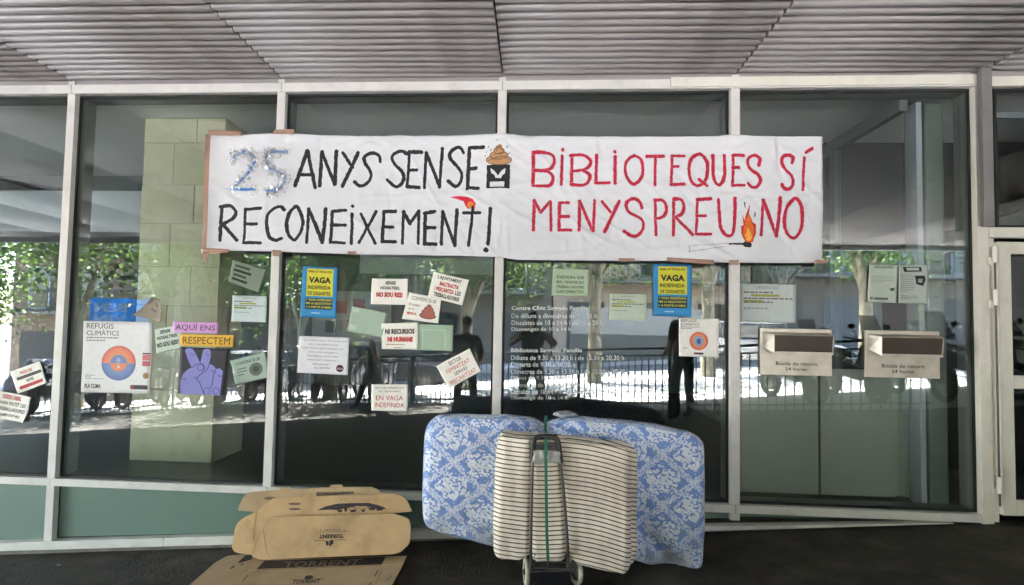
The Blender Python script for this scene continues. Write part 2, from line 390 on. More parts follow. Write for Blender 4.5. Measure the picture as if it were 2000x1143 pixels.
# light downstand beam across the left of the room
b = MB(); p0 = W(0, 372, y=2.3); p1 = W(0, 452, y=2.3)
b.box(-9, .05, 2.3, 2.6, p1.z, p0.z); o = b.build('downstand_beam', M_inwh, bevel=.004); tag(o, 'pale beam crossing the room behind the left windows', 'beam')
b = MB(); b.prism([(-3.9, 3.0, CE-.001), (.6, 3.0, CE-.001), (.6, 3.0, CE-.55), (-1.0, 3.0, CE-.42)], (0, 1.6, 0)); o = b.build('sloping_bulkhead', M_wall); tag(o, 'dark sloping bulkhead under the ceiling beside the stone column', 'bulkhead')

# stone column
M_st = mat('green_stone', srgb(202, 200, 172), .8, var=.07, scale=3, bump=.25, bscale=30, dirt=(srgb(172, 171, 142), 5, .5))
M_st2 = mat('green_stone_b', srgb(198, 197, 167), .8, var=.07, scale=3, bump=.25, bscale=30, dirt=(srgb(172, 171, 142), 5, .5))
colm = empty('stone_column', 'pale green stone block column standing inside the second window', 'column', loc=(.27, 1.15, FZ))
cx0, cx1, cy0, cy1 = -.10, .70, .92, 1.36
z = .98; r = 0
b = MB(); b.box(cx0-.27, cx1-.27, cy0-1.15, cy1+.12-1.15, 0, .66); b.build('plinth', mat('lit_plinth', srgb(210, 208, 178), .8, var=.05, bump=.2, bscale=20, dirt=(srgb(170, 172, 136), 6, .5)), colm, bevel=.008)  # plinth stone lightened to stand in for light falling on it
b = MB(); b.box(cx0+.012-.27, cx1-.012-.27, cy0+.012-1.15, cy1-.012-1.15, .66, CE-FZ-.001); b.build('column_core', mat('mortar', srgb(172, 172, 144), .9, var=.05), colm)
while z < CE-.1:
    h = (.37, .41)[r % 2]; h = min(h, CE-z-.004)
    sp = cx0 + (.30 if r % 2 else .52)
    for (a, c) in ((cx0+random.uniform(-.002, .003), sp), (sp+.005, cx1+random.uniform(-.003, .003))):
        b = MB(); b.box(a-.27, c-.27, cy0-1.15+random.uniform(0, .005), cy1-1.15, z-FZ, z+h-.006-FZ); b.build('stone_block', M_st if random.random() < .6 else M_st2, colm, bevel=.003)
    z += h; r += 1

# glazed partition of the entrance lobby, running back from the right post
par = empty('lobby_partition', 'dark framed glass partition running back behind the right hand window', 'partition')
xp = 6.42
b = MB(); b.box(xp-.03, xp+.03, .18, 6, 3.30, 3.40); b.build('partition_head', M_fin, par)
yp = 1.15
for y in (yp, 2.7, 4.6):
    b = MB(); b.box(xp-.03, xp+.03, y-.04, y+.04, FZ, 3.30); b.build('partition_post', mat('pale_green_post', srgb(112, 126, 120), .6, var=.05), par)
b = MB(); b.box(xp-.02, xp+.02, .18, 6, FZ, FZ+.1); b.build('partition_foot', M_fin, par)
b = MB(); b.box(xp-.004, xp+.004, .2, 6, FZ+.1, 3.30); b.build('partition_glass', M_gl2, par)
b = MB(); b.box(6.50, 6.54, .17, .30, FZ, 3.36); b.build('door_edge', M_inwh, par)
b = MB(); b.box(6.56, 6.70, .17, .42, FZ, 3.36); b.build('lobby_post', mat('grey_green_post', srgb(98, 110, 104), .5, var=.08), par, bevel=.02)
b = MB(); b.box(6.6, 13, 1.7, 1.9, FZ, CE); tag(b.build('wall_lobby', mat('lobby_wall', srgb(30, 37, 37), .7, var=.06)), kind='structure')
# slope of a stair seen through the window over the door
b = MB(); b.prism([(6.95, .8, 2.25), (9.2, .8, 2.95), (9.2, .8, 3.12), (6.95, .8, 2.42)], (0, .3, 0)); o = b.build('sloping_handrail', M_fin); tag(o, 'grey sloping rail seen through the window above the door', 'rail')
b = MB(); p0, p1 = W(1936, 197, y=.9), W(2010, 230, y=.9); b.box(p0.x, p0.x+1.4, .9, .93, p1.z, p0.z); o = b.build('ceiling_panel', M_inwh); tag(o, 'pale strip high behind the window above the door', 'panel')

# grey cabinet panels behind the return boxes
cab = empty('return_cabinet', 'grey frosted cabinet behind the glass below the two return boxes', 'cabinet')
for (a, c) in ((1441, 1598), (1603, 1790)):
    p0, p1 = W(a, 735, y=.30), W(c, 965, y=.30)
    q = W(c, 850, y=.30)
    b = MB(); b.box(W(a, 850, y=.3).x, q.x, .30, .33, W(1600, 966, y=.3).z, 1.34); b.build('cabinet_panel', mat('frosted_grey', srgb(158, 166, 156), .55, var=.06, scale=1.5), cab)
b = MB(); b.box(W(1441, 850, y=.35).x, W(1790, 850, y=.35).x, .36, .75, FZ, 1.3); b.build('cabinet_body', M_wall, cab)
# white notice board and dark furniture deeper in the room
nb = empty('notice_board', 'white display board with small prints standing inside the third window', 'board')
p0, p1 = W(612, 568, y=1.6), W(762, 668, y=1.6)
b = MB(); b.box(p0.x, p1.x, 1.6, 1.64, p1.z, p0.z); b.build('board', M_inwh, nb)
for (a, c, d, e, col) in ((655, 676, 588, 612, (150, 60, 60)), (636, 656, 625, 650, (110, 120, 120)), (665, 682, 624, 645, (70, 75, 78)), (690, 712, 585, 610, (160, 90, 80)), (700, 722, 625, 650, (90, 90, 96))):
    q0, q1 = W(a, d, y=1.6), W(c, e, y=1.6); b = MB(); b.box(q0.x, q1.x, 1.594, 1.599, q1.z, q0.z); b.build('print', flat(*col), nb)
sc = MB(); p0, p1 = W(703, 500, y=2.6), W(965, 537, y=2.6); sc.box(p0.x, p1.x, 2.6, 2.66, p1.z, p0.z+.2); o = sc.build('projection_screen', M_inwh); tag(o, 'pale screen case hanging under the ceiling behind the banner', 'screen')
# ================================================================ BANNER: painted cloth, print drawn stroke by stroke into an image
def px_lerp(tab, x):
    for (a, b), (c, d) in zip(tab, tab[1:]):
        if x <= c: return b+(d-b)*(x-a)/(c-a)
    return tab[-1][1]
B_TOP = [(395, 262), (412, 261), (470, 264), (556, 261), (640, 265), (900, 266), (982, 262), (1030, 267), (1300, 268), (1400, 266), (1432, 263), (1470, 266), (1612, 268)]
B_BOT = [(395, 489), (540, 492), (690, 497), (900, 500), (975, 503), (1010, 508), (1200, 510), (1330, 510), (1432, 514), (1612, 514)]
def b_left(t): return 410-9*t
B_R = 1604.5
def banner_st(px, py):
    t = .5
    t = (py-px_lerp(B_TOP, px))/(px_lerp(B_BOT, px)-px_lerp(B_TOP, px))
    L = b_left(t); return (px-L)/(B_R-L), t
def banner_px(s, t):
    L = b_left(t); px = L+(B_R-L)*s; return px, px_lerp(B_TOP, px)+(px_lerp(B_BOT, px)-px_lerp(B_TOP, px))*t
IW, IH = 3000, 600
img = np.ones((IH, IW, 3), np.float32)*np.array([.74, .74, .775], np.float32)
def P1(u, v): return 400+.31*u, 240+.31*v
def P2(u, v): return 1000+.32*u, 240+.32*v
def ip(px, py): s, t = banner_st(px, py); return s*IW, t*IH
rng = np.random.RandomState(3)
def vnoise(h, w, cell):
    gh, gw = h//cell+3, w//cell+3; g_ = rng.rand(gh, gw).astype(np.float32)
    yy = np.arange(h)/cell; xx_ = np.arange(w)/cell; y0 = yy.astype(int); x0 = xx_.astype(int); fy = (yy-y0)[:, None]; fx = (xx_-x0)[None]
    fy = fy*fy*(3-2*fy); fx = fx*fx*(3-2*fx)
    a = g_[y0][:, x0]; b = g_[y0][:, x0+1]; c = g_[y0+1][:, x0]; d = g_[y0+1][:, x0+1]
    return (a*(1-fx)+b*fx)*(1-fy)+(c*(1-fx)+d*fx)*fy
EDGE = (vnoise(IH, IW, 5)-.5)*2.2 + (vnoise(IH, IW, 13)-.5)*2.5
TONE = vnoise(IH, IW, 7)*.6+vnoise(IH, IW, 30)*.4
def smooth(p):      # Catmull-Rom through hand points
    if len(p) < 3: return p
    out = []; n = len(p); cl = p[0] == p[-1]
    for i in range(n-1):
        p0 = p[i-1] if i > 0 else (p[-2] if cl else p[0]); p1, p2 = p[i], p[i+1]; p3 = p[i+2] if i+2 < n else (p[1] if cl else p[-1])
        for k in range(6):
            t = k/6; out.append(tuple(.5*((2*b)+(-a+c)*t+(2*a-5*b+4*c-d)*t*t+(-a+3*b-3*c+d)*t**3) for a, b, c, d in zip(p0, p1, p2, p3)))
    out.append(p[-1]); return out
def stroke(pts, r, color, fn, smoothit=None, edge=1.0, halo=None):
    if smoothit is None: smoothit = len(pts) > 4
    q = [ip(*fn(*p)) for p in (smooth(pts) if smoothit else pts)]
    r0 = r
    xs_ = [a[0] for a in q]; ys_ = [a[1] for a in q]; m = int(r*2+16)
    x0, x1 = max(0, int(min(xs_))-m), min(IW, int(max(xs_))+m); y0, y1 = max(0, int(min(ys_))-m), min(IH, int(max(ys_))+m)
    YY, XX = np.mgrid[y0:y1, x0:x1].astype(np.float32); dd = np.full(YY.shape, 1e9, np.float32); ph = rng.rand()*6
    tot = len(q)-1
    for i, (a, b) in enumerate(zip(q, q[1:])):
        dx, dy = b[0]-a[0], b[1]-a[1]; L2 = dx*dx+dy*dy+1e-6
        t = np.clip(((XX-a[0])*dx+(YY-a[1])*dy)/L2, 0, 1)
        rr = r*(1+.13*math.sin(ph+3*(i/tot)*3.1)) 
        dd = np.minimum(dd, np.hypot(XX-a[0]-t*dx, YY-a[1]-t*dy)/rr*r)
    dd = dd+EDGE[y0:y1, x0:x1]*edge
    al = np.clip((r-dd)/1.6+.5, 0, 1)[..., None]
    reg = img[y0:y1, x0:x1]
    if halo is not None:
        ha = np.clip((r+5-dd)/5, 0, 1)[..., None]*.45; reg[:] = reg*(1-ha)+np.array(halo, np.float32)*ha
    c = np.array(color, np.float32)*(1+.35*(TONE[y0:y1, x0:x1, None]-.5)); reg[:] = reg*(1-al)+c*al
def polyfill(pts, color, fn, var=.3, edge=1.0):
    q = [ip(*fn(*p)) for p in pts]; xs_ = [a[0] for a in q]; ys_ = [a[1] for a in q]
    x0, x1 = max(0, int(min(xs_))-3), min(IW, int(max(xs_))+4); y0, y1 = max(0, int(min(ys_))-3), min(IH, int(max(ys_))+4)
    YY, XX = np.mgrid[y0:y1, x0:x1].astype(np.float32); XX = XX+EDGE[y0:y1, x0:x1]*edge; ins = np.zeros(YY.shape, bool)
    for a, b in zip(q, q[1:]+q[:1]):
        if a[1] == b[1]: continue
        c = (a[1] > YY) != (b[1] > YY); ins ^= c & (XX < (b[0]-a[0])*(YY-a[1])/(b[1]-a[1])+a[0])
    c = np.array(color, np.float32)*(1+var*(TONE[y0:y1, x0:x1, None]-.5)); reg = img[y0:y1, x0:x1]; reg[ins] = c[ins]
def ell(cx, cy_, rx, ry, n=24): return [(cx+rx*math.cos(6.2832*i/n), cy_+ry*math.sin(6.2832*i/n)) for i in range(n)]
BK = (.012, .012, .016); RD = (.50, .010, .045); HALO = (.80, .45, .52)
k1 = 2.51
def S1(*segs, r=11):
    for s in segs: stroke(s, r*.31*k1, BK, P1)
def S2(*segs, r=9.6):
    for s in segs: stroke(s, r*.32*k1, RD, P2, halo=HALO)
# --- 25 in blue, roughly brushed, grey shade of the crumpled foil painted beneath it
for s in ([(185, 225), (200, 200), (250, 185), (300, 200), (315, 240), (290, 300), (240, 360), (185, 420), (185, 422)], [(185, 420), (320, 422)],
          [(520, 185), (430, 187), (398, 200), (395, 240), (410, 280), (450, 305), (500, 330), (510, 370), (480, 415), (440, 432), (400, 430)]):
    stroke(s, 22*.31*k1, (.62, .62, .65), P1, edge=7); stroke(s, 9*.31*k1, (.045, .19, .52), P1, edge=2.4)
S1([(650, 180), (575, 400)], [(650, 180), (700, 410)], [(600, 330), (685, 330)])
S1([(740, 185), (728, 400)], [(740, 185), (822, 390)], [(830, 180), (822, 390)])
S1([(870, 190), (932, 282)], [(965, 190), (870, 400)])
S1([(1105, 245), (1095, 205), (1050, 190), (1005, 215), (1010, 255), (1040, 300), (1045, 345), (1020, 385), (980, 400), (945, 375)])
S1([(1270, 195), (1240, 180), (1195, 195), (1180, 225), (1200, 265), (1240, 305), (1255, 345), (1235, 390), (1200, 402), (1150, 360)])
S1([(1290, 190), (1275, 405)], [(1290, 185), (1365, 185)], [(1285, 298), (1335, 298)], [(1275, 402), (1350, 408)])
S1([(1395, 190), (1383, 410)], [(1395, 190), (1480, 400)], [(1498, 165), (1478, 405)])
S1([(1630, 190), (1610, 160), (1575, 165), (1545, 195), (1550, 230), (1600, 290), (1620, 330), (1610, 375), (1580, 402), (1535, 370)])
S1([(1668, 165), (1655, 415)], [(1668, 160), (1755, 158)], [(1662, 292), (1710, 290)], [(1655, 410), (1722, 415)])
S1([(112, 530), (97, 740)], [(105, 530), (165, 525), (200, 560), (185, 600), (115, 640)], [(115, 640), (205, 740)])
S1([(262, 550), (250, 755)], [(262, 548), (355, 540)], [(255, 640), (330, 638)], [(250, 757), (355, 758)])
S1([(505, 550), (485, 532), (440, 545), (400, 590), (395, 660), (415, 720), (450, 742), (490, 730)])
S1([(580, 530), (540, 570), (520, 640), (535, 710), (570, 738), (600, 700), (622, 630), (605, 565), (580, 530)])
S1([(658, 545), (645, 755)], [(658, 545), (742, 750)], [(765, 545), (742, 755)])
S1([(805, 560), (793, 755)], [(805, 560), (890, 553)], [(800, 645), (885, 645)], [(793, 752), (880, 758)])
S1([(930, 575), (925, 760)], [(932, 525), (934, 526)])
S1([(985, 575), (1075, 760)], [(1080, 560), (975, 755)])
S1([(1130, 560), (1118, 750)], [(1130, 560), (1200, 558)], [(1122, 657), (1185, 657)], [(1118, 748), (1200, 750)])
S1([(1252, 560), (1245, 760)], [(1252, 560), (1293, 635)], [(1293, 635), (1350, 555)], [(1350, 560), (1345, 760)])
S1([(1390, 575), (1385, 765)], [(1385, 570), (1450, 560)], [(1390, 662), (1450, 662)], [(1385, 763), (1455, 765)])
S1([(1500, 560), (1490, 765)], [(1500, 560), (1575, 775)], [(1590, 550), (1575, 770)])
S1([(1690, 545), (1662, 775)], [(1630, 570), (1735, 570)])
S1([(1800, 545), (1785, 765)], r=11); S1([(1771, 801), (1773, 803)], r=15)
# flame on the T
polyfill([(1545, 470), (1600, 463), (1655, 468), (1690, 482), (1708, 510), (1702, 540), (1660, 545), (1642, 525), (1632, 497), (1595, 484)], (.75, .02, .06), P1)
polyfill(ell(1673, 520, 20, 22), (.85, .26, .05), P1)
S1([(1688, 530), (1686, 575)], r=9)
# cup with swirl
polyfill([(1778, 270), (1924, 268), (1920, 417), (1774, 417)], BK, P1)
polyfill([(1800, 288), (1826, 306), (1848, 335), (1870, 304), (1895, 288), (1890, 322), (1874, 330), (1866, 352), (1832, 350), (1826, 332), (1806, 318)], (.70, .70, .72), P1, var=.1)
polyfill([(1796, 375), (1888, 373), (1886, 405), (1796, 407)], (.70, .70, .72), P1, var=.1)
for cxx, cyy, rx, ry in ((1853, 238, 78, 28), (1853, 207, 52, 24), (1855, 180, 30, 18)):
    polyfill(ell(cxx, cyy, rx+5, ry+5), (.16, .07, .03), P1); polyfill(ell(cxx, cyy, rx, ry), (.52, .27, .13), P1, var=.5)
stroke([(1840, 180), (1835, 165), (1850, 150), (1868, 152), (1862, 165), (1880, 180)], 3.2*.31*k1*1.6, (.30, .13, .06), P1)
stroke([(1790, 240), (1840, 222), (1900, 218)], 2.5, (.2, .09, .04), P1); stroke([(1815, 205), (1855, 195), (1890, 190)], 2.5, (.2, .09, .04), P1)
for a, b in ((1775, 190), (1785, 160), (1800, 178), (1903, 160), (1915, 200), (1842, 118), (1765, 215), (1925, 235)): stroke([(a, b), (a+5, b-7)], 1.8, (.2, .2, .25), P1)
# red half
S2([(130, 185), (128, 385)], [(130, 185), (200, 185), (250, 205), (255, 250), (225, 285), (135, 292)], [(135, 292), (220, 300), (250, 340), (235, 380), (190, 388), (128, 385)])
S2([(305, 205), (300, 378)], [(308, 167), (309, 169)]); S2([(365, 200), (362, 378)], [(355, 203), (430, 200), (475, 230), (470, 265), (430, 290), (365, 295)], [(430, 290), (472, 320), (465, 360), (430, 382), (362, 378)])
S2([(515, 200), (510, 370)], [(510, 370), (590, 368)]); S2([(627, 210), (627, 370)], [(625, 179), (626, 181)])
S2([(745, 205), (700, 235), (688, 290), (705, 345), (742, 378), (785, 340), (797, 290), (785, 230), (745, 205)])
S2([(822, 207), (922, 207)], [(872, 210), (870, 380)]); S2([(975, 205), (970, 378)], [(975, 203), (1050, 203)], [(975, 268), (1012, 268)], [(970, 378), (1050, 375)])
S2([(1135, 190), (1090, 225), (1078, 290), (1090, 350), (1120, 382), (1165, 370), (1188, 320), (1190, 250), (1165, 200), (1135, 190)], [(1140, 345), (1190, 385)])
S2([(1225, 200), (1225, 310), (1240, 365), (1262, 380), (1285, 355), (1295, 300), (1293, 200)])
S2([(1348, 200), (1342, 385)], [(1345, 200), (1410, 200)], [(1345, 275), (1380, 275)], [(1342, 385), (1415, 382)])
S2([(1505, 258), (1510, 220), (1480, 200), (1445, 215), (1435, 250), (1460, 290), (1500, 320), (1512, 360), (1490, 392), (1460, 395), (1438, 372)])
S2([(1705, 245), (1712, 215), (1685, 198), (1650, 210), (1645, 250), (1665, 290), (1700, 325), (1712, 365), (1695, 400), (1665, 405), (1645, 380)])
S2([(1778, 215), (1770, 410)], [(1790, 182), (1828, 158)])
S2([(135, 475), (130, 655)], [(135, 475), (175, 545)], [(175, 545), (232, 480)], [(235, 485), (238, 655)])
S2([(290, 490), (285, 655)], [(290, 487), (345, 487)], [(290, 573), (345, 573)], [(285, 655), (358, 655)])
S2([(412, 480), (408, 655)], [(412, 480), (492, 660)], [(503, 475), (495, 660)]); S2([(548, 480), (600, 545)], [(652, 480), (565, 665)])
S2([(790, 520), (780, 490), (745, 465), (705, 480), (695, 515), (720, 550), (790, 590), (800, 640), (770, 685), (730, 690), (685, 662)])
S2([(872, 470), (877, 685)], [(870, 472), (915, 475), (940, 510), (935, 555), (905, 580), (880, 582)])
S2([(985, 465), (983, 685)], [(985, 465), (1030, 470), (1048, 510), (1035, 555), (995, 575)], [(995, 575), (1100, 685)])
S2([(1130, 470), (1120, 680)], [(1130, 470), (1208, 465)], [(1125, 570), (1175, 570)], [(1120, 680), (1208, 680)])
S2([(1255, 470), (1265, 620), (1285, 670), (1310, 692), (1340, 680), (1352, 600), (1355, 465)])
S2([(1527, 475), (1515, 685)], [(1527, 475), (1610, 690)], [(1632, 460), (1612, 692)])
S2([(1720, 465), (1670, 520), (1655, 600), (1670, 670), (1715, 705), (1750, 670), (1765, 600), (1755, 510), (1720, 465)])
# burning match
for s in ([(1080, 752), (1320, 736)], [(1080, 787), (1300, 754)], [(1080, 752), (1080, 787)]): stroke(s, 1.5, (.35, .35, .37), P2)
stroke([(1320, 740), (1420, 742)], 6*.8, BK, P2); stroke([(1418, 743), (1440, 746)], 14*.8, BK, P2)
polyfill([(1396, 560), (1413, 600), (1418, 570), (1446, 500), (1440, 560), (1465, 612), (1482, 620), (1482, 680), (1462, 730), (1420, 733), (1395, 690), (1390, 635), (1408, 625)], (.62, .03, .02), P2)
polyfill([(1425, 580), (1440, 560), (1468, 640), (1470, 690), (1455, 728), (1422, 728), (1404, 690), (1408, 640)], (.82, .16, .02), P2, var=.5)
polyfill([(1432, 640), (1450, 660), (1458, 700), (1445, 722), (1425, 720), (1415, 690)], (.90, .42, .06), P2, var=.5)
for a, b in (((1413, 490), (1415, 525)), ((1478, 550), (1474, 585))): stroke([a, b], 2, BK, P2)
# seam between the two sheets, faint grime
img[:, int(IW*(995-400)/1204)-2:int(IW*(995-400)/1204)+1] *= .93
img *= (.97+.05*vnoise(IH, IW, 90))[..., None]
buf = np.ones((IH, IW, 4), np.float32); buf[..., :3] = np.clip(img[::-1], 0, 1)
im = bpy.data.images.new('banner_print', IW, IH, float_buffer=True); im.colorspace_settings.name = 'Non-Color'; im.pixels.foreach_set(buf.ravel()); im.update(); im.pack()

M_ban = mat('banner_cloth', (.8, .8, .82), .75, bump=.10, bscale=260)
nt = M_ban.node_tree; ti = nt.nodes.new('ShaderNodeTexImage'); ti.image = im; ti.extension = 'EXTEND'
nt.links.new(ti.outputs[0], nt.nodes['Principled BSDF'].inputs['Base Color'])
nt.nodes['Principled BSDF'].inputs['Transmission Weight'].default_value = 0
ban = empty('banner', 'long white cloth banner with black and red painted words taped across the windows', 'banner')
NU, NV = 300, 64
def crease(s, t, s0, t0, ang, w, L):
    dx, dy = (s-s0)*4.53, (t-t0)*.9; c, n = math.cos(ang), math.sin(ang); a = dx*c+dy*n; b = -dx*n+dy*c
    return math.exp(-(b/w)**2)*math.exp(-(a/L)**2)
CR = [(random.random(), random.random(), random.uniform(-.7, .7)+(0 if random.random() < .6 else 1.2), random.uniform(.006, .02), random.uniform(.06, .28), random.uniform(-.011, .011)) for _ in range(190)]
CR += [(.49, .02, 2.6, .012, .25, -.007), (.86, .0, 2.2, .015, .25, .007), (.87, .03, 2.5, .01, .2, -.006), (.125, .05, 2.4, .012, .2, .006), (.49, .9, 1.5, .01, .3, -.006), (.92, .7, .9, .016, .3, .008), (.96, .5, 1.1, .014, .3, -.007), (.5, .1, .5, .014, .3, .007)]
def ban_pt(s, t):
    px, py = banner_px(s, t); p = W(px, py, y=-.072)
    n = noise.noise(Vector((p.x*1.3, p.z*2.2, 3)))*.016 + noise.noise(Vector((p.x*4, p.z*7, 1)))*.008 + abs(noise.noise(Vector((p.x*9, p.z*12, 6))))*.006
    x_ = p.x
    # hangs free between mullions, rests on them
    sag = min(abs(x_-m) for m in (1.7, 3.4, 5.1)); n += .012*min(1, sag/.4)
    for (a, b, g_, w, L, h) in CR:
        if abs(a-s)*4.53 < .5: n += h*crease(s, t, a, b, g_, w, L)
    p.y = -.080 + n*.9 - .010
    return p
b = MB(); b.grid(ban_pt, NU, NV); o = b.build('cloth', M_ban, ban)
uv = o.data.uv_layers.new(name='UVMap'); vi = np.zeros(len(o.data.loops), np.int32); o.data.loops.foreach_get('vertex_index', vi)
uvs = np.stack([(vi % (NU+1))/NU, 1-(vi//(NU+1))/NV], 1).astype(np.float32); uv.data.foreach_set('uv', uvs.ravel())
so = o.modifiers.new('thickness', 'SOLIDIFY'); so.thickness = .0012; so.offset = 0
# brown packing tape
M_tape = mat('brown_tape', srgb(172, 136, 118), .3, var=.12, scale=20, bump=.3, bscale=40)
def tape(pts, yy=-.100):
    b = MB(); q = [W(px, py, y=yy) for px, py in pts]
    def f(u, v):
        p = q[0]*(1-u)*(1-v)+q[1]*u*(1-v)+q[2]*u*v+q[3]*(1-u)*v; p = p.copy(); p.y += noise.noise(p*22)*.006; return p
    b.grid(f, 14, 4); o = b.build('tape', M_tape, ban); s = o.modifiers.new('thickness', 'SOLIDIFY'); s.thickness = .0006
for t in ([(406, 254), (470, 256), (473, 265), (405, 264)], [(535, 254), (574, 252), (575, 261), (533, 262)], [(401, 262), (411, 262), (403, 490), (395, 488)],
          [(392, 484), (448, 487), (444, 494), (394, 497)], [(532, 488), (549, 489), (547, 501), (533, 500)], [(679, 491), (697, 491), (694, 498), (680, 497)],
          [(1208, 505), (1240, 505), (1239, 511), (1209, 511)], [(1302, 503), (1395, 508), (1394, 517), (1303, 510)], [(1424, 508), (1443, 508), (1442, 518), (1425, 517)],
          [(1592, 508), (1620, 507), (1615, 514), (1590, 515)], [(395, 492), (408, 492), (405, 514), (398, 510)]): tape(t)
# crumpled clear plastic round the two painted digits
M_foil = bpy.data.materials.new('crumpled_plastic'); M_foil.use_nodes = True
pb = M_foil.node_tree.nodes['Principled BSDF']; pb.inputs['Base Color'].default_value = (.62, .62, .64, 1); pb.inputs['Roughness'].default_value = .18; pb.inputs['Alpha'].default_value = .5; pb.inputs['Metallic'].default_value = .35
for segs in ([[(185, 225), (200, 200), (250, 185), (300, 200), (315, 240), (290, 300), (240, 360), (185, 420)], [(185, 422), (320, 422)]],
             [[(520, 185), (430, 187), (398, 200), (395, 240), (410, 280), (450, 305), (500, 330), (510, 370), (480, 415), (440, 432), (400, 430)]]):
    b = MB()
    for sg in segs:
        pts = smooth(sg)
        for (u, v) in pts:
            for k in range(6):
                a = random.uniform(0, 6.28); rr = random.uniform(12, 40)
                if k == 0: rr = random.uniform(0, 10)
                px, py = P1(u+rr*math.cos(a)-6, v+rr*math.sin(a)); p = W(px, py, y=-.110-random.uniform(0, .018))
                c = [p+Vector((random.uniform(-.017, .017), random.uniform(-.008, .008), random.uniform(-.017, .017))) for _ in range(4)]
                b.add(c, [(0, 1, 2), (0, 2, 3)])
    o = b.build('plastic_digit', M_foil, ban); o['kind'] = 'stuff'
# ================================================================ NOTICES ON THE GLASS
PAPER, GLASS_CAST = (244, 240, 232), (206, 218, 206)  # greenish sheets below: cast of the glass painted into the paper colour
class Poster:
    def __init__(s, name, label, corners, y, color, group=None, curl=.006, cat='poster', rough=.75):
        s.q = [W(px, py, y=y) for px, py in corners]     # TL TR BR BL
        s.sgn = 1; s.y = y; s.curl = curl; s.ph = random.uniform(0, 6)
        b = MB(); n = 16; t = .0008
        b.grid(lambda u, v: s.pt(u, v), n, n); k = len(b.v)
        b.grid(lambda u, v: s.pt(u, v)+Vector((0, t, 0)), n, n)
        rim = [(i, 0) for i in range(n)]+[(n, j) for j in range(n)]+[(i, n) for i in range(n, 0, -1)]+[(0, j) for j in range(n, 0, -1)]
        idx = [j*(n+1)+i for i, j in rim]
        for a, c in zip(idx, idx[1:]+idx[:1]): b.f.append((a, c, c+k, a+k)); b.mi.append(0); b.sm.append(False)
        s.o = b.build(name, flat(*color) if isinstance(color[0], int) else color); tag(s.o, label, cat, group)
    def pt(s, u, v, off=0):
        q = s.q; p = q[0]*((1-u)*(1-v))+q[1]*(u*(1-v))+q[2]*(u*v)+q[3]*((1-u)*v)
        c = s.curl*(2*abs(u-.5))**3*abs(math.sin(s.ph+v*2)) if s.y < 0 else s.curl*.4*(2*abs(u-.5))**2
        p = p.copy(); p.y += (-c if s.y < 0 else c) - off; return p
    def text(s, st, u0, u1, v0, v1, color=(35, 33, 32), bold=.02, off=.0012, mirror=False):
        vs, fs, _ = text2d(st, bold if bold > .011 else 0); b = MB()
        b.add([s.pt(u0+(u1-u0)*((1-a) if mirror else a), v1+(v0-v1)*c, off) for a, c in vs], fs)
        b.build('lettering', flat(*color), s.o); return s
    def poly(s, pts, color, name='print', off=.001):
        b = MB(); b.add([s.pt(u, v, off) for u, v in pts], [tuple(range(len(pts)))]); b.build(name, flat(*color), s.o); return s
    def rect(s, u0, u1, v0, v1, color, name='print', off=.001):
        b = MB(); b.grid(lambda a, c: s.pt(u0+(u1-u0)*a, v0+(v1-v0)*c, off), 8, 8); b.build(name, flat(*color), s.o); return s
    def rows(s, u0, u1, v0, v1, n, color=(120, 118, 116), fill=.42):
        b = MB(); h = (v1-v0)/n
        for i in range(n):
            u = u0; e = u1 if i < n-1 else u0+(u1-u0)*.6
            while u < e-.01:
                w = random.uniform(.03, .09)*(u1-u0)*1.6; w = min(w, e-u); a = v0+i*h
                b.add([s.pt(u, a, .001), s.pt(u+w, a, .001), s.pt(u+w, a+h*fill, .001), s.pt(u, a+h*fill, .001)], [(0, 1, 2, 3)]); u += w+.02*(u1-u0)
        b.build('small_print', flat(*color), s.o); return s
    def ring(s, cu, cv, r0, r1, a0, a1, cols, asp=1., off=.001, name='emblem'):
        n = 24; m = len(cols)
        for k, c in enumerate(cols):
            b = MB(); p0, p1 = r0+(r1-r0)*k/m, r0+(r1-r0)*(k+1)/m
            vs = []
            for i in range(n+1):
                a = a0+(a1-a0)*i/n
                for r in (p0, p1): vs.append(s.pt(cu+r*math.cos(a), cv-r*math.sin(a)*asp, off))
            b.add(vs, [(2*i, 2*i+1, 2*i+3, 2*i+2) for i in range(n)]); b.build(name, flat(*c), s.o)
        return s
    def line(s, pts, w, color, asp=1., off=.0018):
        b = MB(); L = []
        for i, p in enumerate(pts):
            a = pts[max(0, i-1)]; c = pts[min(len(pts)-1, i+1)]; dx, dy = c[0]-a[0], (c[1]-a[1])/asp; l = math.hypot(dx, dy) or 1
            L.append((p[0]-dy/l*w/2, p[1]+dx/l*w/2*asp)); L.append((p[0]+dy/l*w/2, p[1]-dx/l*w/2*asp))
        b.add([s.pt(u, v, off) for u, v in L], [(2*i, 2*i+1, 2*i+3, 2*i+2) for i in range(len(pts)-1)]); b.build('drawn_line', flat(*color), s.o); return s
def rect_c(x0, y0, x1, y1): return [(x0, y0), (x1, y0), (x1, y1), (x0, y1)]
RED = (196, 38, 44); BLK = (30, 28, 28)
SG = 'white protest notices taped to the glass'
OR = [(228, 150, 112), (230, 146, 112), (226, 132, 112), (214, 118, 104)]; BL = [(128, 152, 190), (122, 148, 192), (116, 138, 184), (108, 124, 170)]
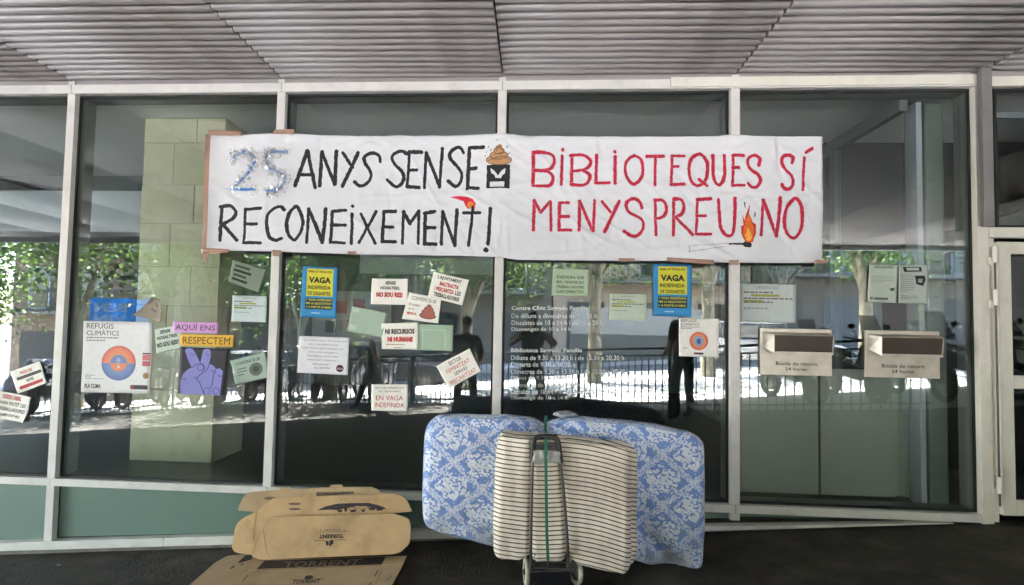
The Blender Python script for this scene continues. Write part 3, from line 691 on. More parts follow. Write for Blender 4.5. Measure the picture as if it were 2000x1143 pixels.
def refugis(P, big):
    P.text('REFUGIS', .05, .44, .03, .105, (60, 58, 60), .005); P.text('CLIMÀTICS', .05, .52, .115, .20, (60, 58, 60), .005)
    P.rows(.05, .52, .225, .30, 2, (130, 128, 130)); asp = P.asp
    if big:
        for a0, a1, c in ((0, math.pi, OR), (math.pi, 2*math.pi, BL)): P.ring(.53, .585, .12, .25, a0, a1, c, asp)
        for a0, a1, c in ((0, math.pi, BL[1:3]), (math.pi, 2*math.pi, OR[:2])): P.ring(.53, .585, .0, .12, a0, a1, c, asp, .0014)
        P.ring(.53, .535, .012, .02, 0, 6.2832, [(220, 214, 210)], asp, .002); P.ring(.53, .64, .0, .02, 0, 6.2832, [(235, 214, 205)], asp, .002)
        P.rect(.512, .516, .51, .61, (220, 214, 210), off=.0022); P.rect(.545, .549, .51, .61, (220, 214, 210), off=.0022)
        P.rect(.875, .99, .435, .455, (80, 80, 80)); P.rect(.875, .99, .46, .54, (204, 120, 124)); P.rect(.875, .99, .55, .62, (190, 100, 104))
        P.ring(.935, .755, 0, .045, 0, 6.2832, [(160, 120, 70)], asp); P.rows(.05, .2, .755, .80, 2, (150, 148, 148))
        P.rect(.05, .32, .805, .811, (120, 120, 120)); P.text('PLA CLIMA', .05, .28, .88, .94, BLK, .02)
    else:
        P.ring(.5, .59, .13, .235, 0, 6.2832, [(226, 138, 108), (220, 120, 90)], asp); P.ring(.5, .59, 0, .13, 0, 6.2832, [(120, 140, 180), (150, 166, 196)], asp)
        P.rect(.46, .54, .54, .66, (70, 96, 150), off=.002); P.rows(.1, .28, .77, .81, 1)
    P.poly([(.72, .885), (.96, .885), (.975, .915), (.96, .945), (.72, .945), (.705, .915)] if big else [(.38, .89), (.62, .89), (.62, .94), (.38, .94)], (66, 60, 64), 'badge')
    P.ring(.745 if big else .41, .915, 0, .018, 0, 6.2832, [(210, 50, 60)], asp, .0016)
P = Poster('square_notice', 'large white square notice with an orange and blue disc, left of the hand poster', [(164, 627), (298, 629), (293, 769), (159, 766)], -.006, (232, 230, 230)); P.asp = .97; refugis(P, True)
P = Poster('square_notice', 'small white square notice with an orange ring under the right strike poster', [(1326, 621), (1404, 623), (1403, 698), (1326, 696)], -.006, (238, 234, 230), curl=.002); P.asp = 1.03; refugis(P, False)

# hand poster: two title strips over a dark sheet
h = empty('hand_poster', 'dark poster of a lilac hand making a V sign under pink and yellow title strips', 'poster')
def sub(P): P.o.parent = h; [P.o.pop(k, None) for k in ('label', 'category', 'group') if k in P.o.keys()]; return P
PH = sub(Poster('dark_sheet', None, [(352, 678), (447, 682), (436, 773), (347, 769)], -.006, (50, 46, 52), curl=.001))
cu = lambda u, v: ((u-995)/265.*1.0, (v-795)/262.)
LIL = (138, 136, 202)
hand = [(1012, 1056), (1008, 990), (1020, 945), (1050, 915), (1066, 908), (1045, 870), (1022, 812), (1035, 799), (1062, 800), (1080, 822), (1112, 880), (1122, 806), (1140, 797), (1160, 803), (1168, 830), (1162, 882), (1185, 890), (1203, 908), (1225, 905), (1243, 922), (1240, 1056)]
PH.poly([cu(*p) for p in hand], LIL, 'hand', .0014)
LC = (62, 56, 120)
for ln in ([(1066, 908), (1090, 890), (1112, 882), (1130, 888), (1138, 905), (1132, 930), (1112, 950), (1100, 968), (1118, 990), (1128, 1010), (1140, 1040), (1150, 1054)], [(1162, 882), (1158, 905), (1140, 930)], [(1203, 908), (1192, 950), (1190, 1000), (1180, 1020)], [(1085, 958), (1100, 968)], [(1045, 870), (1030, 850)], [(1022, 975), (1040, 972)]):
    PH.line([cu(*p) for p in ln], .016, LC)
for c, r in (((1163, 1035), 18), ((1215, 1032), 17), ((1116, 906), 17), ((1068, 826), 11), ((1152, 824), 11), ((1190, 915), 11), ((1230, 940), 11)):
    PH.line([cu(c[0]+r*math.cos(a*.4), c[1]+r*math.sin(a*.4)) for a in range(17 if r > 12 else 9)], .012, LC)
q = sub(Poster('title_strip', None, [(338, 628), (427, 630), (426, 652), (337, 649)], -.0095, (214, 160, 214), curl=.001)); q.text('AQUÍ ENS', .06, .93, .14, .84, (70, 48, 76), .006)
q = sub(Poster('title_strip', None, [(351, 653), (457, 655), (455, 678), (351, 675)], -.0095, (232, 182, 66), curl=.001)); q.text('RESPECTEM', .06, .94, .2, .82, (84, 58, 30), .006)

P = Poster('notice', 'tilted white notice with red and grey lines near the left edge, above the lowest one', [(20, 726), (78, 706), (92, 748), (36, 769)], -.006, PAPER, SG)
P.text('PROU DE', .28, .68, .14, .28, RED, .03).rect(.12, .95, .34, .47, (84, 76, 78)).text('ENTRE', .4, .64, .54, .66, (70, 66, 66), .03).rect(.12, .92, .74, .88, (190, 60, 64))
P = Poster('notice', 'torn white notice with a red heading at the lower left edge of the photo', [(-6, 762), (64, 776), (48, 826), (-10, 816)], -.008, PAPER, SG, curl=.02)
P.text('DESDE L\'ABRIL', .2, .72, .08, .24, RED, .03).text('HAN PATIT LES', .12, .9, .32, .46, (80, 76, 74), .02).text('TREBALLADORES', .08, .92, .54, .68, (80, 76, 74), .02).text('NOMÉS COP MES', .1, .8, .76, .88, (80, 76, 74), .02)
P = Poster('notice', 'glass-tinted green notice half hidden behind the big square notice', [(303, 643), (356, 633), (353, 680), (306, 690)], -.005, GLASS_CAST, None)
P.text('SENSE', .18, .56, .1, .24, BLK, .04).text('NOSALTRES,', .05, .85, .34, .5, BLK, .04).text('NO SOU RES!!', .03, .9, .6, .8, BLK, .05)
P = Poster('curled_sheet', 'brown curled paper corner sticking up behind the big square notice', [(300, 581), (316, 588), (317, 630), (263, 616)], -.012, (150, 138, 122), curl=.03)
P.line([(.5, .2), (.75, .35)], .05, (90, 80, 70)).line([(.4, .5), (.7, .6)], .05, (90, 80, 70))
P = Poster('card', 'white card with yellow marked lines on the second window, over the creased glass-tinted notice', [(455, 577), (522, 579), (520, 630), (452, 628)], -.005, (190, 202, 204))
def card(P, tint=(150, 168, 60)):
    P.text('URGÈNCIES', .28, .68, .05, .13, (110, 114, 120), .01); P.rows(.06, .94, .2, .3, 1); P.rect(.2, .7, .27, .33, tint); P.rows(.06, .94, .36, .55, 2); P.rect(.06, .4, .42, .5, tint); P.rows(.06, .8, .62, .70, 1, (140, 150, 150))
card(P)
P = Poster('card', 'white card with yellow marked lines left of the right strike poster', [(1191, 574), (1263, 575), (1262, 627), (1189, 625)], -.005, (186, 198, 180)); card(P, (170, 186, 90))
P = Poster('card', 'large white card with yellow marked lines above the left return box', [(1446, 554), (1555, 556), (1554, 631), (1445, 629)], -.005, (196, 204, 202)); card(P, (160, 160, 70))
P = Poster('notice', 'creased glass-tinted green notice with a swirl drawing on the second window, under the card', [(450, 705), (518, 687), (526, 737), (462, 751)], -.005, (160, 178, 164), curl=.02)
P.text('CONVENI 25-28', .12, .82, .14, .26, (60, 64, 60), .02, mirror=False).ring(.66, .58, 0, .2, 0, 6.28, [(70, 74, 70), (96, 104, 96)], 1.3).rows(.12, .4, .4, .75, 3, (90, 96, 90))
P = Poster('clear_pocket', 'glass-tinted green sheet tilted high in the second window under the banner corner', [(455, 508), (520, 527), (506, 572), (447, 550)], -.005, (120, 134, 118))
for i, (a, c) in enumerate(((.1, .55), (.08, .62), (.1, .5), (.08, .56))): P.rect(a, c, .14+.2*i, .25+.2*i, (34, 38, 34) if i % 2 else (60, 66, 58))
BLU = (50, 140, 196); YEL = (216, 208, 58)
def vaga(P, full=True):
    P.rect(.13, .88, .04, .58, YEL, 'yellow_field').text('BIBLIOTEQUES', .17, .84, .075, .125, (60, 62, 30), .03, .0018)
    P.text('VAGA', .19, .82, .2, .325, (36, 38, 26), .05, .0018).text('INDEFINIDA', .17, .82, .37, .445, (50, 52, 28), .03, .0018).text('DE DISSABTES', .17, .82, .49, .56, (50, 52, 28), .03, .0018)
    P.rect(.12, .89, .62, .84, (28, 40, 44), 'dark_band')
    for i, t in enumerate(('+ VAGA INDEFINIDA', 'PER LA SELECTIVITAT', '+ A PARTIR D\'ABRIL')): P.text(t, .14, .87, .632+.07*i, .675+.07*i, (206, 204, 90), .02, .0018)
    P.rows(.3, .7, .9, .95, 1, (190, 210, 220))
P = Poster('strike_poster', 'blue and yellow strike poster on the left in the window under the word RECONEIXEMENT', [(592, 520), (660, 523), (656, 622), (587, 619)], -.005, BLU); vaga(P)
P = Poster('strike_poster', 'blue and yellow strike poster on the right, over the small orange ring notice', [(1276, 516), (1351, 517), (1350, 619), (1276, 617)], -.005, BLU); vaga(P)
P = Poster('notice', 'white notice reading no sou res with a red last line, left of the cluster', [(727, 544), (797, 545), (796, 596), (724, 594)], -.007, PAPER, SG)
P.text('SENSE', .38, .66, .1, .23, BLK, .04).text('NOSALTRES,', .25, .78, .3, .44, BLK, .04).text('NO SOU RES!', .14, .86, .52, .72, RED, .06)
P = Poster('notice', 'white notice about the mistreated workers, tilted at the top right of the cluster', [(847, 531), (916, 547), (903, 597), (836, 580)], -.007, PAPER, SG)
P.text('L\'AJUNTAMENT', .15, .82, .08, .24, BLK, .03).text('MALTRACTA', .24, .78, .3, .46, RED, .05).text('I PRECARITZA', .13, .68, .52, .68, RED, .05).text('LES', .72, .88, .52, .68, BLK, .03).text('TREBALLADORES', .14, .88, .74, .9, BLK, .04)
P = Poster('notice', 'white notice with a brown swirl drawing in the middle of the cluster', [(799, 571), (862, 583), (856, 632), (785, 623)], -.010, PAPER, SG)
P.text('CONVENI 25-28', .12, .86, .1, .24, (60, 56, 54), .01).text('El conveni', .1, .4, .36, .46, (100, 80, 78), .01).text('de la', .1, .26, .54, .62, (100, 80, 78), .01).text('MERDA', .1, .36, .70, .80, RED, .03)
BR = (176, 104, 92); DB = (74, 40, 38)
for cv, ru, rv in ((.76, .22, .11), (.62, .175, .10), (.50, .115, .085), (.41, .05, .07)):
    P.poly([(.68+(ru+.018)*math.cos(a*.3927), cv+(rv+.022)*math.sin(a*.3927)) for a in range(16)], DB, off=.0012+(.8-cv)*.002); P.poly([(.68+ru*math.cos(a*.3927), cv+rv*math.sin(a*.3927)) for a in range(16)], BR, off=.0016+(.8-cv)*.002)
P = Poster('blank_sheet', 'blank glass-tinted green sheet tilted left of the ni recursos notice', [(688, 598), (756, 611), (746, 659), (678, 647)], -.0045, (168, 188, 168), 'blank glass-tinted green sheets beside the notices')
P.rect(.05, .22, .05, .2, (196, 206, 196)).rect(.03, .24, .7, .9, (196, 206, 196))
P = Poster('blank_sheet', 'blank glass-tinted green sheet right of the ni recursos notice', [(812, 633), (885, 635), (884, 686), (810, 684)], -.0045, (164, 186, 164), 'blank glass-tinted green sheets beside the notices')
P.line([(.2, .95), (.2, .2), (.8, .2), (.8, .95)], .04, (190, 206, 180))
P = Poster('notice', 'white notice reading ni recursos ni humans at the bottom of the cluster', [(745, 632), (817, 630), (816, 683), (746, 682)], -.008, PAPER, SG)
P.text('NI RECURSOS', .1, .9, .22, .42, BLK, .05).text('NI HUMANS', .16, .86, .52, .72, RED, .07).rows(.12, .98, .8, .86, 1, (160, 70, 70)).rows(.34, .7, .93, .98, 1, (120, 70, 70))
P = Poster('quote_sheet', 'white sheet with a grey paragraph and a dark round badge, under the left strike poster', [(585, 656), (683, 660), (679, 733), (580, 728)], -.006, (230, 228, 234))
for i, (t, a, c) in enumerate((('"Les biblioteques són essencials', .08, .95), ('per a una democràcia', .2, .78), ('informada i participativa, per', .08, .9), ('això hi ha una guerra', .2, .78), ('ideològica contra elles', .18, .8), ('mitjançant retallades i', .18, .8), ('tancaments."', .3, .64), ('ALI SMITH', .33, .64))): P.text(t, a, c, .08+.105*i, .08+.105*i+.055, (92, 90, 96), .005)
P.ring(.84, .83, 0, .075, 0, 6.28, [(50, 34, 44)], 1.3).rect(.78, .9, .81, .825, (200, 120, 130), off=.0022).rect(.78, .9, .84, .855, (220, 200, 205), off=.0022)
P = Poster('notice', 'white notice tilted alone at the right of the window, reading sector feminitzat', [(852, 715), (917, 681), (939, 725), (877, 760)], -.007, PAPER, SG)
P.text('SECTOR', .32, .68, .08, .24, BLK, .005).text('FEMINITZAT', .16, .86, .31, .47, RED, .005).text('SERVEI', .32, .7, .54, .68, BLK, .005).text('PRECARITZAT', .1, .9, .76, .92, RED, .005)
P = Poster('notice', 'lowest white notice, reading en vaga indefinida in red, above the cardboard', [(726, 751), (797, 751), (796, 804), (725, 802)], -.007, PAPER, SG)
P.text('SECTORS FEMINITZATS', .1, .9, .09, .17, (70, 64, 62), .01).text('DE L\'AJUNTAMENT', .2, .8, .23, .31, (70, 64, 62), .01).text('EN VAGA', .13, .87, .42, .6, RED, .01).text('INDEFINIDA', .1, .9, .69, .86, RED, .01)
P = Poster('notice', 'glass-tinted green notice under the banner, above the lettered opening hours', [(1080, 524), (1150, 527), (1149, 578), (1077, 577)], -.005, (176, 194, 166))
for i, t in enumerate(('DEIXIN DE', 'MAL VENDRE ELS', 'TREBALLADORS', 'CAP DIRECTIU')): P.text(t, .12, .88, .26+.18*i, .37+.18*i, (90, 98, 76), .03)
P = Poster('leaflet', 'left one of two white leaflets side by side on the lobby glass', [(1697, 517), (1753, 518), (1751, 592), (1694, 590)], -.005, (184, 196, 184), 'leaflets on the lobby glass')
P.text('PROGRAMA', .2, .85, .04, .10, (96, 100, 90), .02).rows(.1, .9, .3, .5, 4, (150, 156, 140)).poly([(.75, .62), (.9, .6), (.92, .66), (.8, .7)], (60, 62, 56)).ring(.13, .9, .02, .05, 0, 6.28, [(40, 44, 44)], .8).rect(.22, .7, .87, .93, (90, 96, 94))
P = Poster('leaflet', 'right one of two white leaflets side by side, with a drawn printer and tray', [(1755, 517), (1811, 518), (1810, 594), (1754, 592)], -.005, (180, 190, 184), 'leaflets on the lobby glass')
P.poly([(.14, .06), (.78, .05), (.82, .17), (.2, .19)], (30, 34, 34)).poly([(.26, .08), (.7, .07), (.72, .14), (.3, .15)], (180, 186, 182), off=.0016).poly([(.56, .28), (.9, .27), (.94, .38), (.86, .54), (.62, .5), (.6, .38)], (26, 28, 28)).poly([(.68, .36), (.84, .36), (.82, .46), (.68, .45)], (150, 156, 152), off=.0016).rows(.08, .55, .26, .74, 9, (140, 146, 142)).rows(.1, .66, .8, .92, 3, (120, 126, 124))

# white vinyl opening hours straight on the glass
M_vin = mat('white_vinyl', srgb(206, 208, 206), .6, var=.05)
def vinyl(name, label, x0, rows):
    root = empty(name, label, 'lettering')
    for (t, x1, yc, hh, bold) in rows:
        vs, fs, _ = text2d(t, bold); b = MB(); b.add([W(x0+(x1-x0)*a, yc+hh/2-hh*c, y=-.001) for a, c in vs], fs); b.build('lettering', M_vin, root)
vinyl('opening_hours', 'white opening hours of the civic centre lettered on the glass, upper block', 999, [('Centre Cívic Sagrada Família', 1148, 603, 10.5, .03), ('De dilluns a divendres de 9 a 21 h', 1166, 617, 9.5, .01), ('Dissabtes de 10 a 14 h i de 16 a 20 h', 1177, 630.5, 9.5, .01), ('Diumenges de 10 a 14 h', 1115, 644, 9.5, .01)])
vinyl('opening_hours', 'white opening hours of the library lettered on the glass, lower block above the mattress', 998, [('Biblioteca Sagrada Família', 1137, 685.5, 10.5, .03), ('Dilluns de 9.30 a 13.30 h i de 15.30 a 20.30 h', 1219, 699, 9.5, .01), ('Dimarts de 9.30 a 20.30 h', 1123, 712, 9.5, .01), ('Dimecres de 9.30 a 13.30 h i de 15.30 a 20.30 h', 1230, 726, 9.5, .01), ('Dijous de 9.30 a 13.30 h', 1115, 739, 9.5, .01), ('Divendres de 9.30 a 20.30 h', 1132, 752, 9.5, .01), ('Dissabte de 10 a 14 h i de 16 a 20 h', 1162, 765, 9.5, .01), ('Diumenge de 10 a 14 h', 1108, 778, 9.5, .01)])

# ---------------------------------------------------------------- stainless return boxes on the glass
M_ss = mat('brushed_steel', srgb(186, 179, 166), .38, .5, var=.14, scale=7, bump=.05, dirt=(srgb(140, 132, 116), 5, .5))
M_ssd = mat('steel_flap', srgb(104, 94, 88), .32, .6, var=.1)  # darker steel: reflection of the dark floor put into the flap colour
def return_box(x0, y0, x1, y1, label):
    a, c = W(x0, y0, y=-.012), W(x1, y1, y=-.012); w, h_ = c.x-a.x, a.z-c.z
    root = empty('return_box', label, 'return slot', 'steel book return slots on the glass', (a.x, 0, c.z))
    b = MB(); b.box(0, w, -.014, .002, 0, h_); b.build('faceplate', M_ss, root, bevel=.002)
    # hood: protrudes from the plate, flap under it
    X0, X1 = .035*w+.0, w*.985; zt, zb = h_*.91, h_*.47
    b = MB(); i = .075
    top0, top1 = zt, zt-.012; yo, ym = -.015, -.10
    # side cheeks
    for (s0, s1) in ((X0, X0+.006), (X1-.006, X1)):
        e = .05 if s0 == X0 else -.022
        b.hexa([(s0+0, yo, zt), (s1, yo, zt), (s1+e*.9, ym, zt-.018), (s0+e*.9, ym, zt-.018), (s0, yo, zb+.04), (s1, yo, zb+.04), (s1+e, ym+.01, zb), (s0+e, ym+.01, zb)])
    b.hexa([(X0+.006, yo, zt), (X1-.006, yo, zt), (X1-.022, ym, zt-.018), (X0+.05, ym, zt-.018), (X0+.006, yo, zt+.004), (X1-.006, yo, zt+.004), (X1-.022, ym, zt-.013), (X0+.05, ym, zt-.013)])
    b.build('hood', M_ss, root, bevel=.0015)
    b = MB(); b.hexa([(X0+.05, ym+.002, zt-.02), (X1-.022, ym+.002, zt-.02), (X1-.022, ym+.012, zt-.02), (X0+.05, ym+.012, zt-.02), (X0+.05, ym+.028, zb+.012), (X1-.022, ym+.028, zb+.012), (X1-.022, ym+.038, zb+.012), (X0+.05, ym+.038, zb+.012)]); b.build('flap', M_ssd, root)
    b = MB(); b.box(X0+.052, X1-.024, ym+.006, ym+.03, zb-.004, zb+.014); b.build('flap_lip', M_ss, root, bevel=.002)
    for t, u0, u1, v0, v1 in (('Bústia de retorn', .22, .79, .29, .21), ('24 hores', .35, .65, .17, .10)):
        vs, fs, _ = text2d(t, .015); b = MB(); b.add([(w*(u0+(u1-u0)*p), -.0155, h_*(v1+(v0-v1)*q-.0)) for p, q in vs], fs); b.build('lettering', flat(48, 44, 42), root)
return_box(1484, 641, 1625, 735, 'left steel book return slot on the glass, under the large card')
return_box(1689, 645, 1836, 740, 'right steel book return slot on the glass, next to the lobby post')
# ================================================================ MATTRESS, CUSHION, TROLLEY
def spow(a, e): return math.copysign(abs(a)**e, a)
# printed cotton: diamond trellis of leaves with bouquets, drawn as a repeating tile
TN = 512
tile = np.zeros((TN, TN), np.float32); YY, XX = np.mgrid[0:TN, 0:TN].astype(np.float32)
rs = np.random.RandomState(11)
def blob(cx, cy_, rx, ry, ang, val=1.):
    for ox in (-TN, 0, TN):
        for oy in (-TN, 0, TN):
            if -40 < cx+ox < TN+40 and -40 < cy_+oy < TN+40:
                x0, x1 = max(0, int(cx+ox-22)), min(TN, int(cx+ox+22)); y0, y1 = max(0, int(cy_+oy-22)), min(TN, int(cy_+oy+22))
                if x0 >= x1 or y0 >= y1: continue
                dx = XX[y0:y1, x0:x1]-cx-ox; dy = YY[y0:y1, x0:x1]-cy_-oy; c, s = math.cos(ang), math.sin(ang)
                d = ((dx*c+dy*s)/rx)**2+((-dx*s+dy*c)/ry)**2; tile[y0:y1, x0:x1] = np.maximum(tile[y0:y1, x0:x1], np.clip((1.15-d)*3, 0, 1)*val)
# bouquets at the corners and the centre
for (bx, by) in ((0, 0), (256, 256)):
    for k in range(150):
        a = rs.rand()*6.28; r = 142*rs.rand()**.55*(1+.14*math.sin(5*a+bx)); blob(bx+r*math.cos(a), by+r*math.sin(a)*.95, rs.uniform(11, 19), rs.uniform(7, 13), rs.rand()*3.1, rs.uniform(.8, 1))
# trellis bands of leaves
for t in np.arange(0, 512, 13):
    for (x, y, a) in ((256+t, t, .785), (256-t, t, -.785)):
        for s in (-1.5, -.5, .5, 1.5):
            off = s*14+rs.uniform(-6, 6)
            if rs.rand() < .9: blob(x+off*math.cos(a+1.57)+rs.uniform(-5, 5), y+off*math.sin(a+1.57), rs.uniform(8, 14), rs.uniform(5, 9), rs.rand()*3.1, rs.uniform(.65, .95))
for k in range(50): blob(rs.rand()*TN, rs.rand()*TN, rs.uniform(5, 9), rs.uniform(4, 7), rs.rand()*3.1, rs.uniform(.5, .8))
sh_ = np.clip(tile-.25*(rs.rand(TN, TN) > .9), 0, 1)
for k in range(1100):     # drawn veins inside the flowers
    cx, cy_ = rs.rand(2)*TN; L = int(rs.uniform(8, 22)); a = rs.rand()*6.28; w_ = rs.uniform(-.12, .12)
    for j in range(L):
        a += w_; cx += math.cos(a); cy_ += math.sin(a); sh_[int(cy_) % TN, int(cx) % TN] *= .6; sh_[int(cy_+1) % TN, int(cx) % TN] *= .7
A = np.array([.18, .30, .66]); Bc = np.array([.82, .84, .90])
tb = np.ones((TN, TN, 4), np.float32); tb[..., :3] = A*(1-sh_[..., None])+Bc*sh_[..., None]
tim = bpy.data.images.new('damask_print', TN, TN, float_buffer=True); tim.colorspace_settings.name = 'Non-Color'; tim.pixels.foreach_set(tb.ravel()); tim.update(); tim.pack()
M_dam = bpy.data.materials.new('blue_damask'); M_dam.use_nodes = True; nt = M_dam.node_tree; N = nt.nodes; L_ = nt.links; pb = N['Principled BSDF']; pb.inputs['Roughness'].default_value = .55
pb.inputs['Sheen Weight'].default_value = .2
ti = N.new('ShaderNodeTexImage'); ti.image = tim; uvn = N.new('ShaderNodeUVMap'); uvn.uv_map = 'UVMap'; L_.new(uvn.outputs[0], ti.inputs[0])
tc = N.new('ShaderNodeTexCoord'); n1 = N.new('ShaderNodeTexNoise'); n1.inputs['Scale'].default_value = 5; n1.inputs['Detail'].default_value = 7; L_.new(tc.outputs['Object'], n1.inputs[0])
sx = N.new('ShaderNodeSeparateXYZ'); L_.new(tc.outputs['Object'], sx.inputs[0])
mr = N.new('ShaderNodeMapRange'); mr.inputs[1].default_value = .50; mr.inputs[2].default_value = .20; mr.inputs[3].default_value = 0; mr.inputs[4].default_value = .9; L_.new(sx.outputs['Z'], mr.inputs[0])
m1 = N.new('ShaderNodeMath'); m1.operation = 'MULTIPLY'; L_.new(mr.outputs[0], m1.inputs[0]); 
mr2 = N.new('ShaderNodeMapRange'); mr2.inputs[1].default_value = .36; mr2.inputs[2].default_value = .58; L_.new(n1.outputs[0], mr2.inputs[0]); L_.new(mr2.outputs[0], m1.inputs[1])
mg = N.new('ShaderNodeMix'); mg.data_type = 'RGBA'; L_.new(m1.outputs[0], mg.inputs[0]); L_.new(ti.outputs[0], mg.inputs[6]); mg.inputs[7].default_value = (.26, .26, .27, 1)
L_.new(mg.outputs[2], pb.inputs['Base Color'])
nb_ = N.new('ShaderNodeTexNoise'); nb_.inputs['Scale'].default_value = 14; nb_.inputs['Detail'].default_value = 6; L_.new(tc.outputs['Object'], nb_.inputs[0])
bp = N.new('ShaderNodeBump'); bp.inputs['Strength'].default_value = .7; bp.inputs['Distance'].default_value = .03; L_.new(nb_.outputs[0], bp.inputs['Height']); L_.new(bp.outputs[0], pb.inputs['Normal'])

YF = -.60                                                             # front of the mattress
X0, X1 = W(823, 930, y=YF).x, W(1380, 980, y=YF).x
TOPT = [(823, 832), (850, 815), (900, 814), (1000, 816), (1045, 821), (1066, 833), (1085, 824), (1120, 817), (1180, 822), (1280, 832), (1350, 846), (1382, 862)]
BOTT = [(823, 1032), (860, 1046), (970, 1072), (1100, 1086), (1240, 1098), (1330, 1112), (1382, 1112)]
XP = W(1065, 830, y=YF).x
def mat_pt(u, v):
    px = 823+(1380-823)*u; x = X0+(X1-X0)*u
    zt = W(px, px_lerp(TOPT, px), y=YF).z; zb = W(px, px_lerp(BOTT, px), y=YF).z
    d = min(u, 1-u)*(X1-X0); R = .06
    ins = R*(1-math.sqrt(max(0, 1-((R-d)/R)**2))) if d < R else 0
    hz = (zt-zb)/2-ins; zc = (zt+zb)/2; hd = .085*(1-.75*((R-d)/R)**2 if d < R else 1)
    g_ = math.exp(-((x-XP)/.10)**2)
    th = 2*math.pi*v; cyy = spow(math.cos(th), .34); cz_ = spow(math.sin(th), .28)
    z = zc+hz*cz_; y = YF+.085+hd*(-cyy)
    if cyy > 0:   # front side: puffy, pulled in by the strap, wrinkled
        fz = max(0, 1-((z-zc)/max(hz, .01))**2)
        y -= .022*fz*(1-math.exp(-((x-XP)/.12)**2))
        upz = max(0, (z-(zc-.1))/.4)
        y += .03*g_*upz
        rr = math.hypot(x-XP, z-zt); an = math.atan2(z-zt, x-XP)
        y += .022*math.sin(an*13+3*noise.noise(Vector((x*3, z*3, 0))))*math.exp(-(rr/.28)**2)
        if x > 4.1:
            q = (x-4.25)*.72+(z-.45)*.69
            y += .045*math.sin(q*30+2.2*noise.noise(Vector((x*2.2, z*2.2, 4))))*math.exp(-(q/.16)**2)*min(1, (x-4.1)/.08)
        y += .016*noise.noise(Vector((x*4, z*4.5, 9)))+.004*noise.noise(Vector((x*16, z*12, 2)))
    else: z += .0
    z += .006*noise.noise(Vector((x*7, y*9, 5)))
    x2 = x+.006*noise.noise(Vector((x*4, z*6, 8)))
    y -= .015*(u-.5)      # right end a little nearer
    return Vector((x2, y, z))
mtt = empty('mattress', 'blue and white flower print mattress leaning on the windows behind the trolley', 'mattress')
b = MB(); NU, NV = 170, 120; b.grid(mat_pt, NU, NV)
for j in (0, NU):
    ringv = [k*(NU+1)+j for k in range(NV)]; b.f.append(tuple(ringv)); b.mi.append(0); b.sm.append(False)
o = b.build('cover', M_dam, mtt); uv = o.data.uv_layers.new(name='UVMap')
co = np.zeros(len(o.data.vertices)*3, np.float32); o.data.vertices.foreach_get('co', co); co = co.reshape(-1, 3); vi = np.zeros(len(o.data.loops), np.int32); o.data.loops.foreach_get('vertex_index', vi)
uu = (co[:, 0]-X0-.02)/.37; vv = (co[:, 2]-.1+np.clip(co[:, 1]-YF-.02, 0, 1)*.9 + .05*(co[:, 0]-3.8))/.31
uv.data.foreach_set('uv', np.stack([uu[vi], vv[vi]], 1).astype(np.float32).ravel())
# piping along the front top and bottom edges
for tabl, dz in ((TOPT, -.012), (BOTT, .014)):
    pts = []
    for i in range(8, 93):
        u = i/100; px = 823+557*u; x = X0+(X1-X0)*u; 
        z = W(px, px_lerp(tabl, px), y=YF).z+dz; best = min((mat_pt(u, v/160) for v in list(range(0, 41))+list(range(120, 160))), key=lambda p: abs(p.z-z)+max(0, p.y-YF-.03)); pts.append(best+Vector((0, -.003, 0)))
    b = MB(); b.tube(pts, .0045, 6); b.build('piping', mat('blue_piping', srgb(150, 166, 196), .7), mtt)
# clear plastic knot on top
b = MB()
def knot(u, v):
    a = 2*math.pi*u; t = math.pi*v; c = Vector((XP+.13, YF+.085, W(1100, 812, y=YF+.05).z+.004))
    p = c+Vector((-.075*math.cos(t)*(1), .05*math.sin(t)*math.cos(a), .022*math.sin(t)*math.sin(a)*(1.3-.6*v))); return p+noise.noise_vector(p*24)*.010
b.grid(knot, 30, 30); M_pl = mat('cloudy_plastic', (.27, .30, .34), .3, alpha=.85, bump=.5, bscale=30); b.build('plastic_knot', M_pl, mtt)

# striped folded cushion on the trolley
YC = -.80
M_str = bpy.data.materials.new('striped_ticking'); M_str.use_nodes = True; nt = M_str.node_tree; N = nt.nodes; L_ = nt.links; pb = N['Principled BSDF']; pb.inputs['Roughness'].default_value = .85
uvn = N.new('ShaderNodeUVMap'); uvn.uv_map = 'UVMap'; sx = N.new('ShaderNodeSeparateXYZ'); L_.new(uvn.outputs[0], sx.inputs[0])
fr = N.new('ShaderNodeMath'); fr.operation = 'FRACT'; L_.new(sx.outputs['Y'], fr.inputs[0])
pp = N.new('ShaderNodeMath'); pp.operation = 'PINGPONG'; pp.inputs[1].default_value = .5; L_.new(fr.outputs[0], pp.inputs[0])
ms = N.new('ShaderNodeMapRange'); ms.inputs[1].default_value = .10; ms.inputs[2].default_value = .145; L_.new(pp.outputs[0], ms.inputs[0])
tc = N.new('ShaderNodeTexCoord'); n1 = N.new('ShaderNodeTexNoise'); n1.inputs['Scale'].default_value = 4; n1.inputs['Detail'].default_value = 8; L_.new(tc.outputs['Object'], n1.inputs[0])
cr = N.new('ShaderNodeValToRGB'); cr.color_ramp.elements[0].position = .3; cr.color_ramp.elements[0].color = (.62, .53, .43, 1); cr.color_ramp.elements[1].position = .6; cr.color_ramp.elements[1].color = (.88, .78, .66, 1); L_.new(n1.outputs[0], cr.inputs[0])
mg = N.new('ShaderNodeMix'); mg.data_type = 'RGBA'; L_.new(ms.outputs[0], mg.inputs[0]); mg.inputs[6].default_value = (.035, .024, .024, 1); L_.new(cr.outputs[0], mg.inputs[7]); L_.new(mg.outputs[2], pb.inputs['Base Color'])
nb_ = N.new('ShaderNodeTexNoise'); nb_.inputs['Scale'].default_value = 25; nb_.inputs['Detail'].default_value = 6; L_.new(tc.outputs['Object'], nb_.inputs[0])
